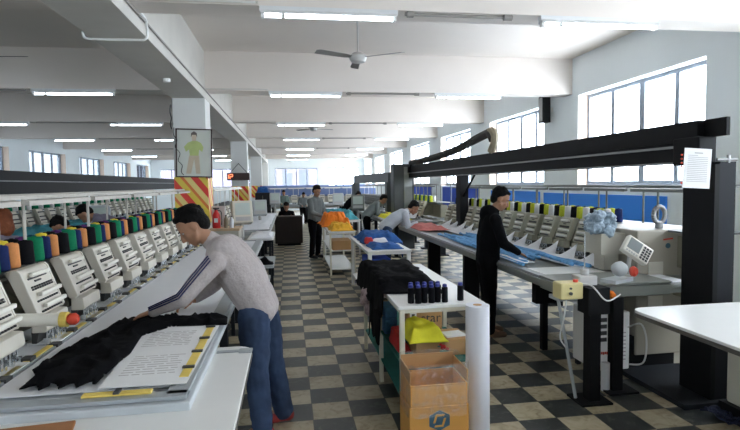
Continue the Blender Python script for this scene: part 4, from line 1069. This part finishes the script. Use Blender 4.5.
# counter beside column
t = thing('side_counter', 'beige counter beside the first column with extinguisher and bottles', 'counter', (-1.05, 9.05, 0))
bm = NB(); box(bm, -.27, .22, 0, .62, 1.02, 1.06); obj('worktop', bm, 'plywood', t, bev=.004)
bm = NB(); box(bm, -.25, .20, .03, .60, 0, 1.02); obj('body', bm, 'head_body', t)
def bottle(x, y, z, r, h, m, label, name='bottle', cap_='dark_slot'):
    t = thing(name, label, name.replace('_', ' '), (x, y, z)); bm = NB(); lathe(bm, [(r*.95, 0), (r, .01), (r, h*.68), (r*.45, h*.85), (r*.4, h*.93)], n=16); obj('body', bm, m, t, smooth=True)
    bm = NB(); lathe(bm, [(r*.45, h*.93), (r*.45, h), (r*.3, h*1.01)], n=12); obj('cap', bm, cap_, t); return t
fe = bottle(-1.22, 9.22, 1.06, .065, .33, 'red_paint', 'red fire extinguisher standing on the counter by the first column', 'fire_extinguisher')
bm = NB(); tube(bm, smooth_path([(0, 0, .30), (.08, -.01, .28), (.09, -.01, .15), (.085, -.01, .05)]), .009, 6); box(bm, -.05, .05, -.012, .012, .325, .345); obj('hose_and_handle', bm, 'rubber', fe)
bm = NB(); box(bm, -.03, .03, -.069, -.064, .1, .17); obj('paper_label', bm, 'paper', fe)
bottle(-1.06, 9.2, 1.06, .035, .22, 'chain_tan', 'brown tan bottle beside the fire extinguisher on the counter')
bottle(-.97, 9.22, 1.06, .035, .2, 'white_sheet', 'pale white bottle on the counter between tan bottle and monitor')
bm = NB(); box(bm, -1.36, -1.1, 9.5, 9.6, 1.06, 1.42); tag(obj('grey_controller', bm, 'fan_grey', bev=.02), 'grey box standing behind the extinguisher on the counter', 'box')
# monitor / operator console of L2
def console(x, y, z, rz, label, s=1., m='cream_plastic', stand=None):
    t = thing('operator_console', label, 'control console', (x, y, z), rz)
    T = Matrix.Translation((0, 0, .2*s)) @ rotm(R(-14), 0, 0)
    bm = NB(); box(bm, -.15*s, .15*s, -.06*s, .12*s, -.16*s, .18*s, T); obj('housing', bm, m, t, bev=.02)
    bm = NB(); box(bm, -.11*s, .11*s, -.066*s, -.06*s, -.04*s, .14*s, T); obj('screen', bm, 'screen_green', t)
    bm = NB(); box(bm, -.11*s, .11*s, -.066*s, -.06*s, -.13*s, -.07*s, T); obj('keypad', bm, 'fan_grey', t)
    bm = NB(); rod(bm, (0, .03*s, -(stand or .0)), (0, .03*s, .06*s), .03*s); obj('stand', bm, 'fan_grey', t)
console(-.84, 9.75, 1.04, R(15), 'cream operator console monitor beside the counter in the left row', 1.2, stand=.2)
console(-.70, 13.0, 1.0, R(10), 'grey operator console farther along the left row of machines', 1.1, 'table_grey', stand=.12)
console(-.45, 17.6, 1.1, R(5), 'farthest small console at the end of the left machine row', 1.1, 'table_grey', stand=1.1)
console(-3.35, 10.0, 1.0, R(10), 'pale console monitor in the left bay behind the thread posts', 1.2, 'table_grey', stand=.05)
console(2.0, 15.4, .95, R(-8), 'square grey console beside the dark machine beyond the gantry tower', 1.3, 'tower_panel', stand=.95)
console(1.75, 19.0, .95, R(-8), 'distant grey console before the person in black far right', 1.3, 'table_grey', stand=.95)
bm = NB(); rod(bm, (-.84, 9.79, 0), (-.84, 9.79, .84), .03); rod(bm, (-.84, 9.79, 0), (-.84, 9.79, .02), .12); tag(obj('console_post', bm, 'fan_grey'), 'grey floor post carrying the cream console', 'post')
def out_table(x0, x1, y0, y1, h, label, m='table_grey'):
    t = thing('side_worktable', label, 'table', ((x0+x1)/2, (y0+y1)/2, 0)); a, b = (x1-x0)/2, (y1-y0)/2
    bm = NB(); prism(bm, roundrect(-a, a, -b, b, .04), h-.03, h, 'Z'); obj('tabletop', bm, m, t)
    for sx in (-1, 1):
        for sy in (-1, 1): bm = NB(); box(bm, sx*(a-.06)-.02, sx*(a-.06)+.02, sy*(b-.06)-.02, sy*(b-.06)+.02, 0, h-.03); obj('leg', bm, 'black_metal_light', t)
out_table(-.95, -.24, 7.75, 8.85, .60, 'low grey table behind the sweatered man, upper of the two')
out_table(-.75, -.26, 6.3, 7.0, .60, 'low grey table just right of the sweatered man\'s back')
out_table(-.72, -.28, 9.15, 10.5, .86, 'table with white cloth beside the cream console', 'white_laminate')
heap('white_cloth_pile', [(-.68, 9.2), (-.30, 9.2), (-.30, 10.4), (-.68, 10.4)], .86, .05, 3.9, 'white_cloth', 'white cloth spread on the table beside the cream console', 'cloth')
heap('black_garment_roll', [(-.90, 7.8), (-.26, 7.85), (-.25, 8.15), (-.85, 8.1)], .60, .10, 6.9, 'black_cloth', 'black garment laid across the low table behind the sweatered man', 'garment', jag=.03)
heap('black_garment_roll', [(-.70, 6.5), (-.30, 6.45), (-.29, 6.75), (-.70, 6.8)], .60, .08, 7.9, 'black_cloth', 'black garment on the low table nearest the sweatered man', 'garment', jag=.03)
heap('white_cloth_pile', [(-1.1, 10.7), (-.42, 10.7), (-.40, 16.6), (-1.1, 16.6)], .888, .05, 5.9, 'white_cloth', 'long white cloth covering the second left row machine', 'cloth', nu=30, nv=60)
heap('teal_cloth_pile', [(-4.4, 7.3), (-3.6, 7.3), (-3.6, 12.2), (-4.4, 12.2)], .955, .22, 7.1, 'teal_cloth', 'teal blue cloth heaped on the left bay machine', 'cloth pile', nu=30, nv=60)
# dark desk at aisle end
t = thing('dark_desk', 'dark brown box desk at the end of the aisle before a seated person', 'desk', (-.02, 15.55, 0))
bm = NB(); box(bm, -.40, .40, 0, .5, .06, .86); obj('body', bm, 'brown_box', t, bev=.03)
bm = NB(); box(bm, -.34, .34, .05, .45, 0, .06); obj('plinth', bm, 'black_metal', t)
t = thing('dark_cabinet', 'black cabinet with blue bundle on top beside the third column', 'cabinet', (-.95, 19.3, 0))
bm = NB(); box(bm, -.24, .30, 0, .5, 0, 1.5); obj('body', bm, 'black_metal_light', t, bev=.01)
bm = NB(); box(bm, .02, .03, -.01, 0, .1, 1.4); obj('door_gap', bm, 'rail_steel', t)
heap('blue_bundle', [(-1.15, 19.3), (-.7, 19.3), (-.7, 19.8), (-1.15, 19.8)], 1.5, .25, 2.2, 'blue_cloth', 'blue cloth bundle on top of the black cabinet', 'bundle', nu=20, nv=20)
# ---------------------------------------------------------------- people
def basis(f, u):
    f = V(f).normalized(); u = V(u); l = u.cross(f).normalized(); u = f.cross(l)
    return Matrix((f, l, u)).transposed().to_4x4()
def add_hand(bm, w, d, n, th, s=1., curl=.35, spread=.9):
    """w wrist, d towards fingers, n back of hand, th thumb side"""
    w, d = V(w), V(d).normalized(); th = V(th); th = (th-d*th.dot(d)).normalized(); n = V(n); n = (n-d*n.dot(d)-th*n.dot(th)).normalized()
    for k in (-1.2, -.4, .4, 1.2):
        caps(bm, w+d*.015*s+th*k*.012*s, w+d*.085*s+th*k*.019*s, .014*s, .0125*s, 8)
    for k, L in ((1.5, .072), (.5, .082), (-.5, .076), (-1.5, .060)):
        p = w+d*.088*s+th*k*.0195*s; dd = (d+th*k*.07*spread).normalized(); a = 0
        for q, fr in enumerate((.45, .32, .23)):
            a += curl*(1+.5*q); dv = dd*math.cos(a)-n*math.sin(a)
            p2 = p+dv*L*fr*s; caps(bm, p, p2, (.0095-.0008*q)*s, (.0088-.0009*q)*s, 8); p = p2
    p = w+d*.025*s+th*.026*s
    for dv, L, r_ in (((d*.55+th*.8-n*.25), .040, .013), ((d*.85+th*.45-n*.3), .032, .0105), ((d*.95+th*.1-n*.35), .025, .009)):
        p2 = p+dv.normalized()*L*s; caps(bm, p, p2, r_*s, r_*.92*s, 8); p = p2
def add_head(bm, c, B, s):
    T = Matrix.Translation(V(c)) @ B
    def P(x, y, z): return T @ V((x*s, y*s, z*s))
    R3_ = B
    ball(bm, P(-.012, 0, .028), (.098*s, .077*s, .092*s), R3_, 18, 12)
    ball(bm, P(.022, 0, -.028), (.070*s, .060*s, .080*s), R3_, 16, 10)
    ball(bm, P(.040, 0, -.078), (.046*s, .044*s, .034*s), R3_, 12, 8)
    ball(bm, P(.072, 0, -.098), (.018*s, .022*s, .016*s), R3_, 10, 6)
    for y in (-1, 1):
        ball(bm, P(.058, y*.032, -.022), (.026*s, .022*s, .022*s), R3_, 10, 6)
        ball(bm, P(.076, y*.030, .030), (.014*s, .022*s, .009*s), R3_, 10, 6)
        ball(bm, P(-.008, y*.079, -.008), (.020*s, .009*s, .032*s), R3_, 10, 6)
        ball(bm, P(.103, y*.010, -.036), (.012*s, .009*s, .008*s), R3_, 8, 6)
        caps(bm, P(.020, y*.058, -.05), P(.055, y*.02, -.088), .018*s, .018*s, 8)
    caps(bm, P(.086, 0, .020), P(.112, 0, -.030), .008*s, .0125*s, 8)
    ball(bm, P(.084, 0, -.062), (.014*s, .022*s, .006*s), R3_, 10, 6)
    ball(bm, P(.081, 0, -.074), (.013*s, .020*s, .007*s), R3_, 10, 6)
def person(label, J, top, legs, shoes, hair='hair', s=1., vox=.012, group=None, face=True, hood=False, scarf=None, cat='person', stripes=False, folds=.012, sleeve=1., bulk=1., legw=1.):
    base = V((J['pel'][0], J['pel'][1], 0)); t = thing('person', label, cat, base, 0, group)
    D = {k: (V(v)-base if k[0] != '_' else V(v)) for k, v in J.items()}
    lat = (D['shL']-D['shR']).normalized()
    # body
    bm = NB()
    for q in (-1, 1):
        caps(bm, D['pel']+lat*.05*q, D['chest']+lat*.05*q, .095*s, .105*s); caps(bm, D['chest']+lat*.05*q, D['uch']+lat*.06*q, .105*s, .09*s)
    caps(bm, D['shL'], D['shR'], .05*s, .05*s); caps(bm, D['uch'], D['neck'], .062*s, .056*s); caps(bm, D['neck'], D['head']+(D['neck']-D['head'])*.25, .056*s, .054*s)
    B = basis(D['_hf'], D['_hu']); add_head(bm, D['head'], B, s*1.03)
    for S, q in (('L', 1), ('R', -1)):
        caps(bm, D['sh'+S], D['el'+S], .044*s, .036*s); caps(bm, D['el'+S], D['wr'+S], .036*s, .026*s)
        add_hand(bm, D['wr'+S], D['_hd'+S], D['_hn'+S], D['_ht'+S], s, J.get('_curl', .3) if isinstance(J.get('_curl', .3), float) else .3)
        caps(bm, D['hip'+S], D['kn'+S], .075*s, .05*s); caps(bm, D['kn'+S], D['an'+S], .05*s, .036*s); caps(bm, D['an'+S], D['to'+S], .036*s, .025*s)
    blob('body', bm, 'skin', t, min(vox, .009) if face else vox, 3)
    # upper garment
    bm = NB()
    lo = D['pel']+(D['pel']-D['chest']).normalized()*.02
    for q in (-1, 0, 1):
        caps(bm, lo+lat*.055*q, D['chest']+lat*.066*q, .128*s, .128*s*bulk, 14); caps(bm, D['chest']+lat*.066*q, D['uch']+lat*.075*q, .128*s*bulk, .108*s*bulk, 14)
    caps(bm, D['shL'], D['shR'], .068*s, .068*s); caps(bm, D['uch'], D['neck'], .09*s, .066*s)
    for S in 'LR':
        m_ = D['sh'+S].lerp(D['el'+S], .5)
        caps(bm, D['sh'+S], m_, .072*s*sleeve, .063*s*sleeve); caps(bm, m_, D['el'+S], .063*s*sleeve, .058*s*sleeve)
        m2 = D['el'+S].lerp(D['wr'+S], .93); caps(bm, D['el'+S], m2, .058*s*sleeve, .040*s*sleeve)
        caps(bm, m2-(m2-D['el'+S])*.10, m2, .043*s, .037*s)
    if hood: ball(bm, D['neck']-V(D['_hf'])*.07+V((0, 0, -.04)), (.10, .12, .075)); ball(bm, D['neck']-V(D['_hf'])*.10+V((0, 0, -.09)), (.08, .10, .09))
    blob('sweater' if not hood else 'hooded_jacket', bm, top, t, vox, 4, folds*1.2, .16)
    # trousers
    bm = NB()
    for q in (-1, 0, 1): ball(bm, D['pel']+lat*.055*q-V((0, 0, .02)), (.125*s, .125*s, .13*s))
    for S in 'LR':
        m_ = D['hip'+S].lerp(D['kn'+S], .4)
        caps(bm, D['hip'+S], m_, .112*s, .100*s*legw); caps(bm, m_, D['kn'+S], .100*s*legw, .076*s*legw); an = D['an'+S]+V((0, 0, .0))
        caps(bm, D['kn'+S], an, .076*s*legw, .066*s*legw)
    o = blob('trousers', bm, legs, t, vox, 4, folds, .08)
    for S in 'LR':
        bm = NB(); a_, b_ = D['an'+S], D['to'+S]; dd = (b_-a_); dd.z = 0; dd.normalize()
        hz = -base.z+.045
        caps(bm, V((a_.x, a_.y, .05))-dd*.04*s, V((a_.x, a_.y, .05))+dd*.06*s, .045*s, .045*s); caps(bm, V((a_.x, a_.y, .045))+dd*.05*s, V((a_.x, a_.y, .038))+dd*.17*s, .046*s, .036*s)
        o = blob('shoe', bm, shoes, t, .010, 3)
    # hair, eyes, brows
    T = Matrix.Translation(D['head']) @ B; k = s*1.03
    def P(x, y, z): return T @ V((x*k, y*k, z*k))
    bm = NB()
    ball(bm, P(-.036, 0, .050), (.098*k, .083*k, .090*k), B, 18, 12); ball(bm, P(-.062, 0, .0), (.058*k, .074*k, .085*k), B, 14, 10); ball(bm, P(.018, 0, .098), (.052*k, .058*k, .028*k), B, 12, 8)
    random.seed(int(abs(D['head'].x*1000)+7))
    for i in range(26):
        a = random.uniform(0, 2*PI); e = random.uniform(.1, 1.3) if math.cos(a) < .2 else random.uniform(.85, 1.4); p = P(-.036+.088*math.cos(a)*math.cos(e), .076*math.sin(a)*math.cos(e), .050+.084*math.sin(e))
        ball(bm, p, random.uniform(.012, .022)*k, None, 8, 6)
    if scarf: ball(bm, P(-.03, 0, -.06), (.09*k, .085*k, .10*k), B, 14, 10)
    blob('headscarf' if scarf else 'hair', bm, scarf or hair, t, .008 if face else .012, 2, .006, .02)
    if face:
        for q in (-1, 1):
            bm = NB(); ball(bm, P(.0715, q*.031, .008), (.0095*k, .012*k, .0055*k), B, 12, 8); e = obj('eye', bm, 'eye_white', t, smooth=True)
            bm = NB(); ball(bm, P(.0775, q*.031, .0075), (.0045*k, .006*k, .005*k), B, 10, 6); obj('iris', bm, 'dark_slot', e, smooth=True)
            bm = NB(); caps(bm, P(.091, q*.015, .031), P(.080, q*.046, .033), .0045*k, .0035*k, 8); obj('eyebrow', bm, 'hair', t, smooth=True)
        bm = NB(); caps(bm, P(.096, -.016, -.067), P(.096, .016, -.067), .0045*k, .0045*k, 8); obj('lips', bm, 'lips', t, smooth=True)
    if stripes:
        for side in ('L',):
            S_, E_, W_ = D['sh'+side], D['el'+side], D['wr'+side]
            for q in (-1, 0, 1):
                pts = []
                for i in range(25):
                    u = i/24; a_, b_, r0, r1, f = (S_, E_, .073, .059, u*2) if u < .5 else (E_, W_, .059, .043, (u-.5)*2)
                    c = a_.lerp(b_, min(f, .96)); r_ = (r0+(r1-r0)*f)*s
                    ax = (W_-S_).normalized(); nrm = V((.12, -.72, .68)); nrm = (nrm-ax*nrm.dot(ax)).normalized(); sd = ax.cross(nrm)
                    an = q*.30+.1
                    pts.append(c+(nrm*math.cos(an)+sd*math.sin(an))*(r_-.001))
                bm = NB(); tube(bm, pts, .0042, 6); obj('sleeve_stripe', bm, 'thread_navy', t, smooth=True)
    return t
def pose(x, y, az, h=1.72, lean=10, bow=30, reach=.45, hz=.98, twist=0, stance=.1, foot=0.):
    """generic standing pose facing az (deg, 0 = +x)"""
    s = h/1.75; d = V((math.cos(R(az)), math.sin(R(az)), 0)); l = V((-d.y, d.x, 0)); u = V((0, 0, 1)); ln = R(lean)
    a = u*math.cos(ln)+d*math.sin(ln); hip = V((x, y, .93*s)); J = {}
    J['pel'] = hip; J['chest'] = hip+a*.24*s; a2 = u*math.cos(ln*1.15)+d*math.sin(ln*1.15); J['uch'] = J['chest']+a2*.19*s
    J['neck'] = J['uch']+a2*.10*s+d*.01; b = R(min(100, lean+bow*.5)); J['head'] = J['neck']+(u*math.cos(b)+d*math.sin(b))*.15*s
    c = R(bow+lean*.5); J['_hf'] = d*math.cos(c)-u*math.sin(c); J['_hu'] = u*math.cos(c)+d*math.sin(c)
    for S, q in (('L', 1), ('R', -1)):
        J['sh'+S] = J['uch']+l*.175*s*q+a2*.02; tgt = V((x, y, hz))+d*reach+l*.10*q
        v = tgt-J['sh'+S]; L = min(v.length, .53*s); tgt = J['sh'+S]+v.normalized()*L; m = J['sh'+S].lerp(tgt, .52); k = math.sqrt(max(0, (.28*s)**2-(L/2)**2))
        bd = (-u*.7-d*.5+l*q*.5); vn = v.normalized(); bd = (bd-vn*bd.dot(vn)).normalized(); J['el'+S] = m+bd*k; J['wr'+S] = tgt
        J['_hd'+S] = (d-u*.25); J['_hn'+S] = u; J['_ht'+S] = -l*q
        J['hip'+S] = hip+l*.09*s*q-u*.04; J['kn'+S] = V((x, y, .50*s))+l*.10*q*s+d*(.03+foot*.5*q); J['an'+S] = V((x, y, .085*s))+l*stance*q-d*(.02-foot*q); J['to'+S] = J['an'+S]+d*.15-u*.045
    return J, s
# the sweatered man at the near left machine
J = dict(pel=(-.235, 3.80, .93), chest=(-.33, 3.79, 1.14), uch=(-.44, 3.77, 1.315), neck=(-.545, 3.755, 1.40), head=(-.655, 3.74, 1.500), _hf=(-.70, -.12, -.70), _hu=(-.68, -.08, .72),
    shL=(-.49, 3.56, 1.275), elL=(-.69, 3.50, 1.05), wrL=(-.90, 3.57, .965), _hdL=(-.9, .15, -.32), _hnL=(-.25, -.15, .95), _htL=(.3, .9, .1),
    shR=(-.44, 3.97, 1.275), elR=(-.56, 4.07, 1.04), wrR=(-.69, 3.93, .955), _hdR=(-.85, -.35, -.25), _hnR=(-.2, .1, .97), _htR=(.1, -.95, .1),
    hipL=(-.26, 3.70, .88), knL=(-.25, 3.68, .50), anL=(-.22, 3.66, .09), toL=(-.37, 3.63, .04), hipR=(-.21, 3.90, .88), knR=(-.15, 3.93, .48), anR=(-.08, 3.93, .09), toR=(-.23, 3.91, .04))
person('man in light grey sweater and jeans bending over the near left machine', J, 'grey_knit', 'denim', 'shoe_red', s=1.0, legw=1.12, vox=.010, stripes=True, folds=.02, bulk=1.14)
# the man in black at the right machine
J = dict(pel=(2.24, 5.76, .92), chest=(2.25, 5.75, 1.14), uch=(2.27, 5.75, 1.32), neck=(2.31, 5.74, 1.44), head=(2.385, 5.73, 1.57), _hf=(.80, -.28, -.52), _hu=(.48, -.1, .86),
    shL=(2.31, 5.92, 1.35), elL=(2.38, 5.97, 1.10), wrL=(2.56, 5.86, .975), _hdL=(.85, -.2, -.35), _hnL=(.2, .1, .97), _htL=(-.1, -.95, .0),
    shR=(2.26, 5.57, 1.35), elR=(2.32, 5.50, 1.09), wrR=(2.53, 5.56, .975), _hdR=(.85, .2, -.4), _hnR=(.2, -.2, .95), _htR=(.1, .9, .2),
    hipL=(2.24, 5.85, .88), knL=(2.27, 5.86, .49), anL=(2.27, 5.86, .09), toL=(2.42, 5.84, .04), hipR=(2.22, 5.68, .88), knR=(2.23, 5.66, .49), anR=(2.22, 5.66, .09), toR=(2.37, 5.63, .04))
person('man in black hooded jacket and black trousers standing with bowed head at the right machine', J, 'black_cloth', 'black_cloth', 'shoe_brown', s=.97, vox=.011, hood=True, folds=.012)
J, s_ = pose(.60, 12.75, -48, 1.76, 4, 28, .36, 1.02); person('man in grey shirt and dark trousers standing in the aisle holding orange cloth', J, 'shirt_grey', 'black_cloth', 'rubber', s=s_, vox=.014)
J, s_ = pose(-.08, 16.55, -90, 1.72, 18, 30, .40, .80)
dz = V((0, 0, -.42))
for k in ('pel', 'chest', 'uch', 'neck', 'head', 'shL', 'shR', 'hipL', 'hipR', 'elL', 'elR', 'wrL', 'wrR'): J[k] = V(J[k])+dz
for S, q in (('L', 1), ('R', -1)):
    J['kn'+S] = V((-.08+.12*q, 16.13, .5)); J['an'+S] = V((-.08+.12*q, 16.15, .09)); J['to'+S] = V((-.08+.12*q, 16.10, .04)); J['wr'+S] = V((-.08+.18*q, 16.22, .80)); J['el'+S] = V((-.08+.24*q, 16.38, .72)); J['_hd'+S] = V((-.3*q, -.4, .3))
person('dark-haired person in black seated behind the dark brown desk at the aisle end', J, 'black_cloth', 'black_cloth', 'rubber', s=s_, vox=.014)
t = thing('stool', 'dark stool under the person seated behind the brown desk', 'stool', (-.08, 16.62, 0))
bm = NB(); lathe(bm, [(.16, .335), (.17, .345), (.17, .36), (.15, .375)], n=18); obj('seat', bm, 'black_metal', t)
for a in range(4): bm = NB(); rod(bm, (.10*math.cos(a*PI/2+.8), .10*math.sin(a*PI/2+.8), .34), (.15*math.cos(a*PI/2+.8), .15*math.sin(a*PI/2+.8), 0), .012); obj('leg', bm, 'rail_steel', t)
J, s_ = pose(-.22, 24.05, -90, 1.55, 6, 26, .25, .95); person('person in grey-green shirt standing before the far cross machine', J, 'shirt_teal', 'black_cloth', 'rubber', s=s_, vox=.016, face=False)
J, s_ = pose(.62, 24.0, -80, 1.46, 14, 30, .25, .85); person('shorter dark-haired person just right of the grey-green shirt, far machine', J, 'shirt_grey', 'black_cloth', 'rubber', s=s_, vox=.016, face=False)
J, s_ = pose(1.92, 10.45, 0, 1.72, 52, 22, .62, .98); person('person in pale grey-blue shirt bending low over the right machine row', J, 'shirt_pale', 'denim', 'rubber', s=s_, vox=.013)
J, s_ = pose(2.08, 14.3, 0, 1.68, 42, 25, .5, .98); person('dark-haired person in dark clothes bending beside the grey gantry tower', J, 'shirt_grey', 'black_cloth', 'rubber', s=s_, vox=.015, face=False)
J, s_ = pose(2.02, 19.2, 0, 1.70, 40, 30, .5, .98); person('person in black bending over the farthest dark machine on the right', J, 'black_cloth', 'black_cloth', 'rubber', s=s_, vox=.016, face=False)
J, s_ = pose(-2.45, 8.6, 180, 1.86, 50, 40, .5, 1.05); person('person in purple-grey top bending over the left bay machine', J, 'shirt_purple', 'black_cloth', 'rubber', s=s_, vox=.014, face=False)
J, s_ = pose(-2.40, 7.5, 180, 1.74, 52, 35, .5, 1.05); person('person in black top bending over the left bay machine nearer the camera', J, 'black_cloth', 'black_cloth', 'rubber', s=s_, vox=.014, face=False)
J, s_ = pose(-2.72, 5.55, 170, 1.58, 0, 15, .3, .95); person('person with orange-brown headscarf at the left edge behind the thread cones', J, 'shirt_purple', 'black_cloth', 'rubber', s=s_, vox=.014, face=False, scarf='hair_brown')
#ENDPEOPLE
sc.view_settings.view_transform = 'Standard'; sc.view_settings.look = 'None'; sc.view_settings.exposure = .8; sc.view_settings.gamma = 1
sc.view_settings.use_curve_mapping = False
sc.cycles.use_denoising = True; sc.cycles.max_bounces = 8; sc.cycles.diffuse_bounces = 5; sc.cycles.glossy_bounces = 3; sc.cycles.transparent_max_bounces = 12
sc.cycles.sample_clamp_indirect = 8
